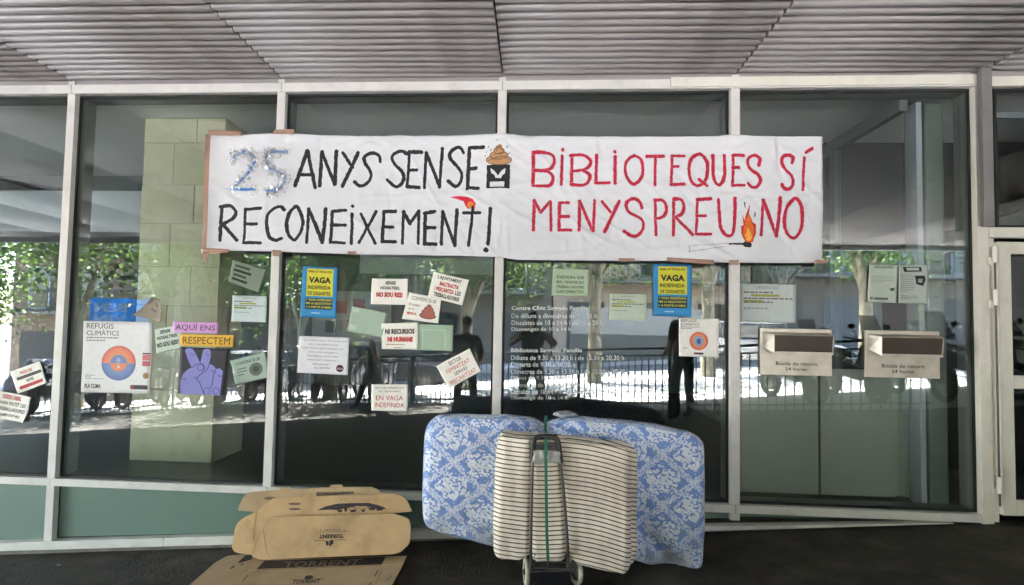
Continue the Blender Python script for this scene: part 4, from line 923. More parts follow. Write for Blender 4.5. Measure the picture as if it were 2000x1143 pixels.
bp = N.new('ShaderNodeBump'); bp.inputs['Strength'].default_value = .3; bp.inputs['Distance'].default_value = .01; L_.new(nb_.outputs[0], bp.inputs['Height']); L_.new(bp.outputs[0], pb.inputs['Normal'])
C_TOP = [(965, 850), (980, 846), (1030, 850), (1042, 852), (1090, 854), (1100, 855), (1160, 862), (1215, 868), (1245, 878)]
C_BOT = [(965, 1078), (985, 1084), (1020, 1084), (1037, 1076), (1050, 1086), (1095, 1087), (1110, 1078), (1130, 1092), (1180, 1104), (1215, 1110), (1245, 1106)]
xw = lambda px, y: W(px, 970, y=y).x
def make_cushion(name, inset, ydeep, ythick, x1px, seed):
    CX0, CX1 = 969, x1px
    def pt(u, v):
        px = CX0+(CX1-CX0)*u
        zt = W(px, px_lerp(C_TOP, px), y=YC).z-inset; zb = W(px, px_lerp(C_BOT, px), y=YC).z+inset*.5
        w_ = xw(CX1, YC)-xw(CX0, YC); d = min(u, 1-u)*w_; R = .05
        ins = R*(1-math.sqrt(max(0, 1-((R-d)/R)**2))) if d < R else 0
        x = xw(px, YC); hz = (zt-zb)/2-ins; zc = (zt+zb)/2; th = 2*math.pi*v
        hd = ythick/2*(1-.7*((R-d)/R)**2 if d < R else 1)
        cc, ss = spow(math.cos(th), .5), spow(math.sin(th), .3)
        z = zc+hz*ss; y = ydeep+ythick/2-hd*cc
        # lean of the lower left edge
        t = (zt-z)/max(.01, zt-zb); x += (-.010*t if u < .3 else 0)
        if cc > 0:
            for gx0, gx1 in ((1041, 1037), (1092, 1110)):
                gx = xw(gx0+(gx1-gx0)*t, YC); y += .024*math.exp(-((x-gx)/.016)**2)
            y -= .012*max(0, math.sin(math.pi*u))**.5
            y += .012*noise.noise(Vector((x*6, z*6, seed))) + .007*noise.noise(Vector((x*22, z*5, seed+5)))
        x += .008*noise.noise(Vector((z*7, u*3, seed+3)))*abs(2*u-1); z += .006*noise.noise(Vector((x*9, y*4, seed)))
        return Vector((x, y, z))
    b = MB(); NU, NV = 120, 90; b.grid(pt, NU, NV)
    for j in (0, NU): b.f.append(tuple(k*(NU+1)+j for k in range(NV))); b.mi.append(0); b.sm.append(False)
    o = b.build(name, M_str); uv = o.data.uv_layers.new(name='UVMap')
    co = np.zeros(len(o.data.vertices)*3, np.float32); o.data.vertices.foreach_get('co', co); co = co.reshape(-1, 3); vi = np.zeros(len(o.data.loops), np.int32); o.data.loops.foreach_get('vertex_index', vi)
    gu = (np.arange(len(co)) % (NU+1))/NU
    px = CX0+(CX1-CX0)*gu
    zt = np.array([W(p, px_lerp(C_TOP, p), y=YC).z for p in px[:NU+1]]); zb = np.array([W(p, px_lerp(C_BOT, p), y=YC).z for p in px[:NU+1]])
    # stripes run level at the left and slope down to the right
    slope = np.where(gu[:NU+1] > .5, -.18*(gu[:NU+1]-.5)*.9, 0)
    idx = (np.arange(len(co)) % (NU+1))
    vv = (co[:, 2]-slope[idx]*.8+.012*np.sin(co[:, 0]*9)-.10+(co[:, 1]-ydeep)*.12)/.0258
    uv.data.foreach_set('uv', np.stack([gu[vi], vv[vi]], 1).astype(np.float32).ravel()); return o
cu_ = make_cushion('folded_cushion', 0, -.90, .10, 1229, 3)
cu2 = make_cushion('lower_fold', -.006, -.79, .10, 1247, 7)
tag(cu_, 'striped cream cushion folded and strapped to the hand trolley in front of the mattress', 'cushion'); cu2.parent = cu_

# hand trolley
tr = empty('hand_trolley', 'small grey hand trolley with black handle carrying the striped cushion', 'trolley')
M_ch = mat('worn_tube', srgb(92, 89, 86), .4, .6, var=.2, scale=20); M_bp = mat('black_plastic', (.015, .015, .016), .35, var=.2, scale=15, bump=.1)
YT = -.925
for pts in ([(1042, 878), (1040, 905), (1038, 980), (1036.5, 1076), (1037, 1112)], [(1089, 876), (1094, 905), (1103, 985), (1109, 1076), (1110, 1112)]):
    b = MB(); b.tube([W(px, py, y=YT+(0 if py < 1080 else .04)) for px, py in smooth(pts)], .0085, 10); b.build('tube', M_ch, tr)
b = MB(); hp = [(1041, 905), (1040.5, 880), (1042, 862), (1050, 854), (1066, 853), (1081, 854), (1089, 861), (1092, 880), (1095, 905)]
b.tube([W(px, py, y=YT-.004) for px, py in smooth(hp)], .0155, 10); b.build('handle', M_bp, tr)
b = MB(); b.tube([W(1047, 866, y=YT-.006), W(1082, 867, y=YT-.006)], .008, 8); b.build('handle_bar', M_ch, tr)
b = MB(); a, c = W(1046, 868, y=YT), W(1088, 880, y=YT); b.box(a.x, c.x, YT-.006, YT+.008, c.z, a.z); b.build('handle_plate', M_bp, tr, bevel=.003)
for py, x0, x1 in ((1097, 1044, 1105), (1110, 1042, 1107)):
    b = MB(); b.tube([W(x0, py, y=YT+.05), W(x1, py+1, y=YT+.05)], .0048, 8); b.build('cross_rod', M_ch, tr)
for px in (1045, 1106):
    b = MB(); b.tube([W(px, 1082, y=YT+.02), W(px, 1112, y=YT+.06)], .004, 6); b.build('side_rod', M_bp, tr)
b = MB(); b.tube([W(1072, 1088, y=YT+.02), W(1069, 1109, y=YT+.05)], .005, 8); b.build('hook', M_ch, tr)
b = MB(); ax0, ax1 = Vector((3.665, -.80, 0)), Vector((3.955, -.80, 0)); 
wz = .083
wl, wr_ = W(1028, 1112, y=-.80), W(1124, 1114, y=-.80)
gl_, gr_ = G(wl.x)+wz, G(wr_.x)+wz
b.tube([(wl.x, -.80, gl_), (wr_.x, -.80, gr_)], .006, 8); b.build('axle', M_ch, tr)
def wheel(c, rz):
    w = MB(); n = 28; R_ = Matrix.Rotation(rz, 3, 'Z')
    w.tube([c+R_ @ Vector((0, .068*math.cos(6.2832*i/n), .068*math.sin(6.2832*i/n))) for i in range(n)], .014, 10, closed=True); t = w.build('wheel', mat('cream_tyre', srgb(170, 164, 148), .8, var=.2, scale=20), tr)
    w = MB(); w.tube([c+R_ @ Vector((-.008, 0, 0)), c+R_ @ Vector((.008, 0, 0))], .056, 24); w.tube([c+R_ @ Vector((-.018, 0, 0)), c+R_ @ Vector((.018, 0, 0))], .016, 12); w.build('rim', mat('grey_plastic', srgb(64, 64, 62), .5), t)
wheel(Vector((wl.x, -.80, gl_)), .12); wheel(Vector((wr_.x, -.80, gr_)), .42)
b = MB(); b.hexa([(wl.x+.03, -.95, G(3.7)+.055), (wr_.x-.03, -.95, G(3.9)+.055), (wr_.x-.03, -.72, G(3.9)+.055), (wl.x+.03, -.72, G(3.7)+.055), (wl.x+.03, -.95, G(3.7)+.065), (wr_.x-.03, -.95, G(3.9)+.065), (wr_.x-.03, -.72, G(3.9)+.065), (wl.x+.03, -.72, G(3.7)+.065)]); b.build('toe_plate', M_bp, tr)
# crumpled clear bag under the handle
b = MB(); qa = [W(px, py, y=YT-.02) for px, py in ((1041, 880), (1092, 882), (1094, 905), (1039, 907))]
def bag(u, v):
    p = qa[0]*(1-u)*(1-v)+qa[1]*u*(1-v)+qa[2]*u*v+qa[3]*(1-u)*v; p = p.copy(); p += noise.noise_vector(p*30)*.012; p.y -= .012*math.sin(math.pi*u)*math.sin(math.pi*v); return p
b.grid(bag, 24, 14); o = b.build('plastic_pouch', mat('grey_film', (.42, .42, .40), .12, alpha=.8, bump=.6, bscale=25), tr); s = o.modifiers.new('thickness', 'SOLIDIFY'); s.thickness = .001
# green strap
b = MB(); sp = [W(px, py, y=yy) for px, py, yy in ((1066, 812, YF+.02), (1065.5, 828, YF-.005), (1065.5, 846, -.72), (1066, 856, YT-.022), (1066, 880, YT-.036), (1067, 960, YT-.016), (1068, 1040, YT-.014), (1070, 1084, YT-.01), (1070, 1094, YT+.01))]
for a, c in zip(sp, sp[1:]):
    w_ = Vector((.0085, 0, 0)); e = Vector((0, -.002, 0)); b.add([a-w_, a+w_, c+w_, c-w_, a-w_+e, a+w_+e, c+w_+e, c-w_+e], [(0, 1, 2, 3), (4, 5, 6, 7), (0, 3, 7, 4), (1, 2, 6, 5)])
o = b.build('strap', mat('green_webbing', srgb(34, 104, 82), .7, var=.15, scale=30, bump=.3, bscale=400)); tag(o, 'green webbing strap tied down the middle of the striped cushion', 'strap')

# ================================================================ CARDBOARD
M_cb = mat('cardboard', srgb(200, 166, 122), .85, var=.10, scale=6, bump=.25, bscale=30, dirt=(srgb(150, 120, 84), 4, .6))
M_edge = mat('cut_edge', srgb(158, 128, 92), .9, var=.2, scale=90)
M_cb2 = mat('cardboard_grey', srgb(188, 160, 124), .85, var=.10, scale=5, bump=.12, bscale=40, dirt=(srgb(130, 106, 78), 5, .5))
M_ink = mat('black_ink', srgb(44, 34, 36), .7, var=.3, scale=40); M_ink2 = mat('faded_ink', srgb(120, 96, 80), .8, var=.3, scale=50)
cc_ = lambda u, v: (360+u*.24, 920+v*.24)
def rounded(pts, n=6):
    """pts: (u, v) or (u, v, r) corner radius in crop units"""
    out = []
    for i, p in enumerate(pts):
        if len(p) == 2 or p[2] == 0: out.append((p[0], p[1])); continue
        a = Vector(pts[i-1][:2]); c = Vector(pts[(i+1) % len(pts)][:2]); q = Vector(p[:2]); r = p[2]
        d0 = (a-q).normalized()*min(r, (a-q).length*.5); d1 = (c-q).normalized()*min(r, (c-q).length*.5)
        for k in range(n+1):
            t = k/n; out.append(tuple((q+d0)*(1-t)**2+q*2*t*(1-t)+(q+d1)*t*t))
    return out
class Board:
    """flat sheet leaning on a plane through y = y_top at pixel row v_top and y_bot at v_bot"""
    def __init__(s, name, label, pts, plane, m, group='flattened cardboard boxes', th=.0045):
        s.plane = plane
        q = [s.P(u, v) for u, v in rounded(pts)]
        nrm = (q[len(q)//3]-q[0]).cross(q[2*len(q)//3]-q[0]).normalized()
        if nrm.y < 0: nrm = -nrm
        s.n = nrm
        b = MB(); b.prism(q, nrm*th); s.o = b.build(name, m)
        if label: tag(s.o, label, 'cardboard', group)
    def P(s, u, v, off=0):
        px, py = cc_(u, v); pl = s.plane       # plane: point, normal
        d = FW*F+RT*(px-PPX)-UP*(py-PPY); t = (pl[0]-CAM).dot(pl[1])/d.dot(pl[1]); p = CAM+d*t
        return p - pl[1]*off if pl[1].y > 0 else p+pl[1]*off
    def poly(s, pts, m, off=.0012, name='print'):
        b = MB(); b.add([s.P(u, v, off) for u, v in pts], [tuple(range(len(pts)))]); b.build(name, m, s.o)
    def text(s, t, c4, m, bold=.03, flip=False, off=.0016):
        """c4: TL TR BR BL in crop units where the line of text stands"""
        vs, fs, _ = text2d(t, bold); a, b_, c, d = [Vector(p) for p in c4]; b = MB(); o = []
        for x, y in vs:
            if flip: x, y = 1-x, 1-y
            p = (a*(1-x)+b_*x)*y+(d*(1-x)+c*x)*(1-y); o.append(s.P(p.x, p.y, off))
        b.add(o, fs); b.build('lettering', m, s.o)
def plane_lean(py_bot, y_bot, py_top, y_top, px=650):
    a, c = W(px, py_bot, y=y_bot), W(px, py_top, y=y_top); n = (c-a).cross(Vector((1, 0, .03))).normalized()
    if n.y < 0: n = -n
    return (a, n)
# rearmost sheet, against the glass
B1 = Board('cardboard_sheet', 'rearmost flattened cardboard sheet with two tabs, leaning on the white sill', [(435, 322), (445, 280, 30), (500, 175, 60), (770, 155), (785, 132), (870, 130), (882, 152), (1180, 132), (1195, 112), (1280, 110), (1292, 130), (1520, 128), (1600, 160, 40), (1620, 200), (1640, 560), (520, 600), (560, 330)], plane_lean(1068, -.20, 950, -.085), M_cb2)
B1.poly([(1072, 172), (1380, 165), (1385, 185), (1100, 205), (1075, 205)], M_ink2)
b2 = B1
B2 = Board('cardboard_sheet', 'middle flattened cardboard sheet with a dark smudged print along its top', [(385, 620), (400, 540, 20), (415, 440, 60), (480, 380, 40), (590, 332), (660, 265, 40), (720, 220, 30), (975, 205), (990, 185), (1065, 185), (1078, 205), (1700, 183), (1800, 210, 60), (1855, 330), (1700, 345), (1700, 640), (540, 680), (410, 668, 60)], plane_lean(1088, -.33, 965, -.155), M_cb)
def smudge(Bd, cx, cy, w, h, n, seed):
    rs = random.Random(seed); b = MB()
    for k in range(n):
        u = rs.gauss(0, .42); x = cx+u*w*.5; y = cy-h*.15*u+rs.gauss(0, .25)*h*(1-min(1, abs(u)))
        L_, t = rs.uniform(.02, .10)*w, rs.uniform(.02, .07)*h; sl = rs.uniform(-.12, .18)
        b.add([Bd.P(x, y, .0013+k*4e-6), Bd.P(x+L_, y+sl*L_, .0013+k*4e-6), Bd.P(x+L_*.9, y+t+sl*L_, .0013+k*4e-6), Bd.P(x+L_*.1, y+t, .0013+k*4e-6)], [(0, 1, 2, 3)])
    b.build('smudged_print', M_ink, Bd.o)
B2.poly([(1080, 322), (1150, 288), (1250, 266), (1350, 262), (1500, 260), (1580, 280), (1650, 305), (1610, 312), (1540, 304), (1480, 288), (1400, 286), (1330, 300), (1250, 318), (1180, 316), (1130, 318)], M_ink, name='printed_mark')
for k_, (a_, c_, d_, e_) in enumerate(((1245, 318, 1290, 334), (1300, 306, 1330, 330), (1350, 318, 1400, 334), (1500, 302, 1560, 318), (1440, 316, 1475, 332), (1560, 308, 1620, 322))): B2.poly([(a_, c_), (d_, c_-4), (d_-8, e_), (a_+6, e_+2)], M_ink, name='printed_mark')
smudge(B2, 1380, 300, 420, 40, 60, 3)
def grain(Bd, cx, cy, w, h, n, seed):
    rs = random.Random(seed); b = MB()
    for k in range(n):
        u = rs.gauss(0, .35); x = cx+u*w*.6; y = cy+rs.gauss(0, .3)*h*(1-min(.8, abs(u))); e = rs.uniform(2, 6)
        b.add([Bd.P(x, y, .0012), Bd.P(x+e, y+1, .0012), Bd.P(x+e*.6, y+e*.7, .0012)], [(0, 1, 2)])
    o = b.build('printed_grain', M_ink2, Bd.o); o['kind'] = 'stuff'
grain(B2, 1370, 235, 560, 60, 500, 4); 
smudge(B1, 1260, 182, 300, 30, 50, 8)
for dy in (0, 42): B2.poly([(900+52*math.cos(a*.5236), 268+dy+11*math.sin(a*.5236)) for a in range(12)], M_ink2)
B1.poly([(700+50*math.cos(a*.5236), 222+13*math.sin(a*.5236)) for a in range(12)], M_ink2)
B3 = Board('cardboard_sheet', 'front flattened cardboard sheet with a small upside down printed name', [(548, 690), (560, 640, 20), (640, 460, 40), (690, 385, 30), (730, 370), (1700, 345), (1830, 385, 60), (1845, 450, 10), (1835, 590, 40), (1740, 675, 60), (600, 722, 60)], plane_lean(1092, -.46, 1003, -.26), M_cb)
B3.text('TORRENT', [(1095, 518), (1298, 514), (1296, 546), (1100, 552)], M_ink, .05, flip=True)
B3.poly([(1080, 497), (1332, 492), (1332, 495), (1080, 500)], M_ink); B3.poly([(1060, 566), (1150, 564), (1150, 568), (1060, 570)], M_ink); B3.poly([(1228, 560), (1316, 558), (1316, 562), (1228, 564)], M_ink)
B3.text('TARONGES DE MESA', [(1135, 477), (1280, 474), (1280, 484), (1135, 488)], M_ink, .02, flip=True)
for u in (1110, 1302): B3.poly([(u-6, 484), (u, 478), (u+6, 483), (u, 490)], M_ink)
for pts in ([(1150, 572), (1172, 570), (1178, 600), (1160, 610), (1152, 596)], [(1182, 566), (1214, 560), (1214, 590), (1190, 612), (1184, 620), (1180, 596)]): B3.poly(pts, M_ink)
# fold line crease of the front sheet: narrow proud ridge
b = MB(); b.tube([B3.P(735, 372, .001), B3.P(1700, 347, .001)], .0015, 6); b.build('fold_line', M_edge, B3.o)
b = MB(); b.tube([B3.P(640, 470, .001), B3.P(668, 655, .001), B3.P(690, 700, .001)], .0016, 6); b.build('fold_line', M_edge, B3.o)
b = MB(); b.tube([B2.P(590, 336, .001), B2.P(575, 430, .001), B2.P(560, 560, .001)], .0016, 6); b.build('fold_line', M_edge, B2.o)
b = MB(); b.tube([B2.P(735, 372, .001), B2.P(1700, 347, .001)], .0016, 6); b.build('fold_line', M_edge, B2.o)
for B_, q_ in ((B2, [(660, 262), (720, 220), (975, 205), (1065, 205), (1700, 183), (1800, 208), (1850, 325), (1702, 344)]), (B3, [(556, 655), (640, 462), (690, 386), (735, 370), (1700, 346), (1828, 388), (1842, 450), (1836, 588), (1745, 672)]), (B1, [(440, 318), (500, 178), (772, 156), (882, 153), (1180, 133), (1292, 131), (1520, 129), (1600, 165)])):
    b = MB(); b.tube([B_.P(u_, v_+2, -.001) for u_, v_ in q_], .0014, 6); b.build('cut_edge', M_edge, B_.o)
# sheets lying on the floor
GP = (Vector((2, 0, G(2)+.02)), Vector((-.075, 0, 1)).normalized())
class Floorboard(Board):
    def P(s, u, v, off=0):
        px, py = cc_(u, v); pl = s.plane; d = FW*F+RT*(px-PPX)-UP*(py-PPY); t = (pl[0]-CAM).dot(pl[1])/d.dot(pl[1]); return CAM+d*t+pl[1]*off
def fl_board(label, pts, zoff, m):
    pl = (GP[0]+Vector((0, 0, zoff)), GP[1]); s = Floorboard.__new__(Floorboard); s.plane = pl
    q = [s.P(u, v) for u, v in rounded(pts)]; b = MB(); b.prism(q, -pl[1]*.0045); s.o = b.build('cardboard_sheet', m); tag(s.o, label, 'cardboard', 'flattened cardboard boxes'); return s
F1 = fl_board('lower cardboard sheet lying on the dark floor, at the left of the pile', [(350, 690, 30), (520, 676), (700, 690), (700, 1100), (-150, 1100), (40, 930), (190, 800), (250, 745, 20)], -.012, M_cb2)
F1.poly([(500, 685), (560, 685), (545, 722), (450, 750), (435, 748)], M_ink); F1.poly([(372, 792), (405, 770), (412, 780), (380, 800)], M_ink); F1.poly([(455, 765), (480, 752), (484, 760), (460, 770)], M_ink)
F2 = fl_board('top cardboard sheet lying on the floor with a black band reading torrent', [(640, 722), (1810, 690), (1770, 780), (1600, 1100), (330, 1100), (470, 905, 20), (520, 800), (560, 735)], .004, M_cb2)
F2.poly([(655, 732), (1640, 700), (1600, 770), (580, 808)], M_ink)
F2.text('TORRENT', [(815, 742), (1450, 716), (1415, 770), (800, 790)], mat('worn_card_letters', srgb(132, 112, 92), .85, var=.35, scale=60), .02)
F2.text('TORRENT', [(890, 890), (1110, 882), (1100, 915), (870, 922)], M_ink, .03); F2.poly([(862, 884), (970, 881), (970, 884), (862, 888)], M_ink); F2.poly([(1050, 879), (1140, 876), (1140, 880), (1050, 882)], M_ink)
F2.poly([(975, 885), (985, 858), (1010, 850), (1045, 852), (1050, 870), (1020, 884)], M_ink)
for a in ([(1545, 858), (1575, 808), (1582, 810), (1552, 860)], [(1500, 935), (1515, 910), (1523, 912), (1508, 938)], [(520, 845), (470, 895), (474, 900), (526, 848)], [(1650, 880), (1690, 850), (1690, 858), (1668, 868), (1640, 900)]): F2.poly(a, M_ink)
F2.poly([(1595, 830), (1610, 800), (1613, 800), (1560, 920), (1556, 920)], M_ink2)
for o_, n in ((F2, 1),):
    b = MB(); b.tube([o_.P(520, 806, .002), o_.P(1780, 760, .002)], .0018, 6); b.build('fold_line', M_cb, o_.o)
# small litter on the floor
for (px, py, s_) in ((113, 1104, .03), (235, 1091, .02)):
    p = W(px, py, z=G(.3)+.004); b = MB(); b.add([p+Vector((random.uniform(-s_, s_), random.uniform(-s_, s_)*.5, random.uniform(0, .006))) for _ in range(5)], [(0, 1, 2), (0, 2, 3), (0, 3, 4)]); tag(b.build('litter', flat(150, 146, 138)), 'small scrap of pale litter on the floor near the left sill, ' + ('nearer one' if px == 113 else 'further right'), 'litter')
# ================================================================ RAILING AND STREET behind the camera, seen mirrored in the glass
M_iron = mat('black_iron', (.012, .012, .014), .45, .3)
rl = empty('railing', 'black iron railing along the open side of the porch', 'railing')
pts = RAILPATH[1:-1]
bars = MB()
for (a, b_), (c, d_) in zip(pts, pts[1:]):
    L = math.hypot(c-a, d_-b_); n = max(2, int(L/.125))
    for z0, t in ((1.05, .022), (.93, .014), (.10, .014)):
        m_ = MB(); m_.tube([(a, b_, G(a)+z0), (c, d_, G(c)+z0)], t, 6); m_.build('top_rail' if z0 > 1 else 'rail', M_iron, rl)
    for i in range(n):
        x = a+(c-a)*i/n; y = b_+(d_-b_)*i/n; r = .009 if i else .025
        bars.box(x-r, x+r, y-r, y+r, G(x), G(x)+(.93 if i else 1.07))
o = bars.build('railing_bars', M_iron, rl); o['kind'] = 'stuff'

M_bark = mat('plane_bark', srgb(150, 142, 122), .9, var=.35, scale=4, bump=.5, bscale=12, dirt=(srgb(92, 88, 74), 5, .8))
def leafmat(n, c):
    m = mat(n, c, .55, var=.3, scale=1.2); nt = m.node_tree; N = nt.nodes; b = N['Principled BSDF']
    t = N.new('ShaderNodeBsdfTranslucent'); t.inputs[0].default_value = (c[0]*1.3, c[1]*1.3, c[2]*1.1, 1); x = N.new('ShaderNodeMixShader'); x.inputs[0].default_value = .4 if 'cloth' in n or 'ink' in n else .35
    nt.links.new(b.outputs[0], x.inputs[1]); nt.links.new(t.outputs[0], x.inputs[2]); nt.links.new(x.outputs[0], N['Material Output'].inputs[0]); return m
LM = [leafmat('leaf_dark', (.035, .07, .02)), leafmat('leaf_mid', (.08, .15, .035)), leafmat('leaf_light', (.16, .25, .07))]
def tree(x, y, h, spread, label, seed, zc=4.6, nleaf=8500, lean=0, rad_=1.):
    rs = random.Random(seed); root = empty('plane_tree', label, 'tree', 'plane trees along the street', (x, y, G(x)-.05))
    b = MB(); fork = rs.uniform(1.9, 2.6)
    tp = [(0, 0, 0), (lean*.3, .03, fork*.5), (lean*.8, .0, fork)]
    b.tube(smooth(tp+[tp[-1]])[:14], [.19-.004*i for i in range(14)], 12) if False else b.tube(tp, [.20*rad_, .17*rad_, .15*rad_], 12)
    ends = []
    for k in range(5):
        a = k*1.256+rs.uniform(-.4, .4); r = spread*rs.uniform(.35, .6); e = Vector((lean+r*math.cos(a), r*math.sin(a), rs.uniform(zc-.2, zc+2.2)))
        m1_ = Vector((lean*.9+r*.35*math.cos(a), r*.35*math.sin(a), fork+(e.z-fork)*.45)); b.tube([(lean*.8, 0, fork-.1), m1_, e], [.115, .075, .03], 8); ends.append((m1_, e))
        for q in range(3):
            s_ = m1_.lerp(e, rs.uniform(.3, .9)); w_ = s_+Vector((rs.uniform(-1, 1), rs.uniform(-1, 1), rs.uniform(-.2, .8)))*spread*.3; b.tube([s_, w_], [.03, .012], 5); ends.append((s_, w_))
    b.build('trunk', M_bark, root)
    c = MB()
    clumps = [Vector((lean+rs.gauss(0, 1)*spread*.45, rs.gauss(0, 1)*spread*.45, zc+1.1+rs.gauss(0, 1)*1.2)) for _ in range(46)] + [e for _, e in ends]
    for i in range(nleaf):
        q = rs.choice(clumps); p = q+Vector((rs.gauss(0, .42), rs.gauss(0, .42), rs.gauss(0, .3)))
        n = Vector((rs.gauss(0, 1), rs.gauss(0, 1), rs.gauss(.6, 1))).normalized(); t = n.orthogonal().normalized(); w = n.cross(t); s_ = rs.uniform(.05, .09)
        if p.z < (3.2 if rad_ > 1 else 2.7) and rs.random() < .8: continue
        mi = 0 if rs.random() < .35 else (1 if rs.random() < .6 else 2)
        c.add([p-t*s_, p-w*s_*.7-t*.0, p+t*s_, p+w*s_*.7], [(0, 1, 2, 3)], mi)
    c.build('crown', LM, root)
tree(-9.3, -11.0, 9, 2.4, 'plane tree with a pale mottled trunk beside the parked dark car', 1, 4.6, 6000, rad_=1.5)
tree(-5.0, -10.6, 9, 2.5, 'plane tree behind the blue street banner', 2, 3.6)
tree(-1.6, -10.3, 9, 2.3, 'plane tree behind the row of motorbikes', 3, 3.5, lean=.3)
tree(1.9, -10.8, 9, 2.2, 'plane tree straight across from the middle window', 4, 3.6)
tree(5.3, -10.9, 9, 1.7, 'slim plane tree in front of the pale low wall', 5, 3.9, 3000)
tree(8.3, -11.1, 9, 2.0, 'plane tree at the right side of the street view', 6, 3.9, 3200)
tree(12.5, -11.4, 9, 2.4, 'plane tree furthest to the right along the street', 7, 3.8)
tree(-14, -11.5, 9, 2.6, 'plane tree furthest to the left along the street', 8, 3.8)
for i, (x, y) in enumerate(((-12, -20), (-6.5, -20), (-1.5, -20.2), (14, -20))): tree(x, y, 9, 2.8, ('first', 'second', 'third', 'fourth')[i]+' plane tree from the left on the far pavement', 20+i, 4.3, 3600)

# street banner on a pole
sb = empty('street_banner', 'blue street banner with white words hanging from a white pole', 'banner')
pp_ = W(300, 560, y=9.0); px_ = pp_.x
b = MB(); b.tube([(px_, -9.95, G(px_)), (px_, -9.95, 2.75), (px_+.25, -9.95, 3.3)], [.05, .045, .03], 10); b.build('pole', mat('white_pole', srgb(225, 225, 225), .5), sb)
q0, q1 = W(176, 582, y=9.9), W(292, 628, y=9.9)
hgt = 1.2
b = MB(); b.box(q0.x, q1.x-.05, -9.92, -9.90, q0.z-hgt, q0.z); b.build('cloth', leafmat('sky_blue_cloth', (.05, .42, .9)), sb)
for t, z0, x0, x1 in (('BEN', .12, .35, .92), ('VIN', .42, .35, .92), ('GUTS', .72, .2, .92)):
    vs, fs, _ = text2d(t, .05); w_ = q1.x-.05-q0.x
    b = MB(); b.add([(q0.x+w_*(.05+(x1-x0)*(1-a)+.02), -9.895, q0.z-z0-.24+.24*c) for a, c in vs], fs); b.build('lettering', leafmat('white_ink', (.85, .85, .85)), sb)

def motorbike(x, y, rz, col, label):
    root = empty('motorbike', label, 'motorbike', 'motorbikes parked behind the railing', (x, y, G(x)), rz)
    for wx in (-.62, .62):
        w = MB(); w.tube([(wx+.24*math.cos(6.2832*i/20), 0, .29+.24*math.sin(6.2832*i/20)) for i in range(20)], .055, 8, closed=True); o = w.build('wheel', M_bp, root)
        w = MB(); w.tube([(wx, -.03, .29), (wx, .03, .29)], .16, 14); w.build('rim', M_ch, o)
    b = MB(); b.prism([(-.85, -.13, .62), (-.35, -.13, .42), (.25, -.13, .34), (.42, -.13, .5), (.5, -.13, .92), (.38, -.13, .95), (.25, -.13, .6), (-.2, -.13, .66), (-.8, -.13, .82)], (0, .26, 0)); b.build('body', mat('paint_%s' % label.split()[0], col, .2, spec=.8), root, bevel=.03)
    b = MB(); b.prism([(-.85, -.12, .80), (-.2, -.12, .70), (.1, -.12, .72), (-.2, -.12, .82), (-.8, -.12, .90)], (0, .24, 0)); b.build('seat', M_bp, root, bevel=.03)
    b = MB(); b.tube([(.62, .06, .29), (.46, .06, 1.0)], .025, 6); b.tube([(.62, -.06, .29), (.46, -.06, 1.0)], .025, 6); b.build('fork', M_ch, root)
    b = MB(); b.tube([(.33, -.36, 1.06), (.45, -.14, 1.02), (.45, .14, 1.02), (.33, .36, 1.06)], .016, 6); b.build('handlebar', M_bp, root)
    b = MB(); b.grid(lambda u, v: Vector((.60-.22*v, (u-.5)*.4*(1-.3*v), .98+.45*v)), 6, 4); o = b.build('windscreen', mat('smoky_screen', (.25, .26, .27), .08, alpha=.5), root); s = o.modifiers.new('thickness', 'SOLIDIFY'); s.thickness = .004
    b = MB(); b.ball((.56, 0, .86), (.07, .09, .08), 10, 6); b.build('headlight', M_inwh, root)
    for s_ in (-1, 1): b = MB(); b.tube([(.42, s_*.2, 1.05), (.44, s_*.27, 1.2)], .008, 5); b.ball((.44, s_*.29, 1.24), (.02, .07, .045), 8, 6); b.build('mirror', M_bp, root)
BC = [('black', (.02, .02, .02)), ('brown', (.06, .035, .03)), ('silver', (.3, .31, .32)), ('charcoal', (.05, .05, .055)), ('navy', (.02, .03, .08)), ('grey', (.2, .2, .21)), ('dark', (.03, .03, .03))]
ORD = ['first', 'second', 'third', 'fourth', 'fifth', 'sixth', 'seventh', 'eighth', 'ninth', 'tenth', 'eleventh', 'twelfth', 'thirteenth']
for i in range(13):
    c, k = BC[(i*3) % 7]; x = -9.6+i*.86
    motorbike(x, rail_y(x)-1.15-.08*(i % 3), rad(76+6*(i % 4)), k, c+' motorbike, '+ORD[i]+' from the left in the row behind the railing')

for i in range(5):
    c, k = BC[(i*2+1) % 7]; x = 8.2+i*.95
    motorbike(x, rail_y(x)-1.2-.1*(i % 2), rad(80+6*(i % 3)), k, c+' motorbike, '+ORD[i]+' from the left of the group at the right of the railing')

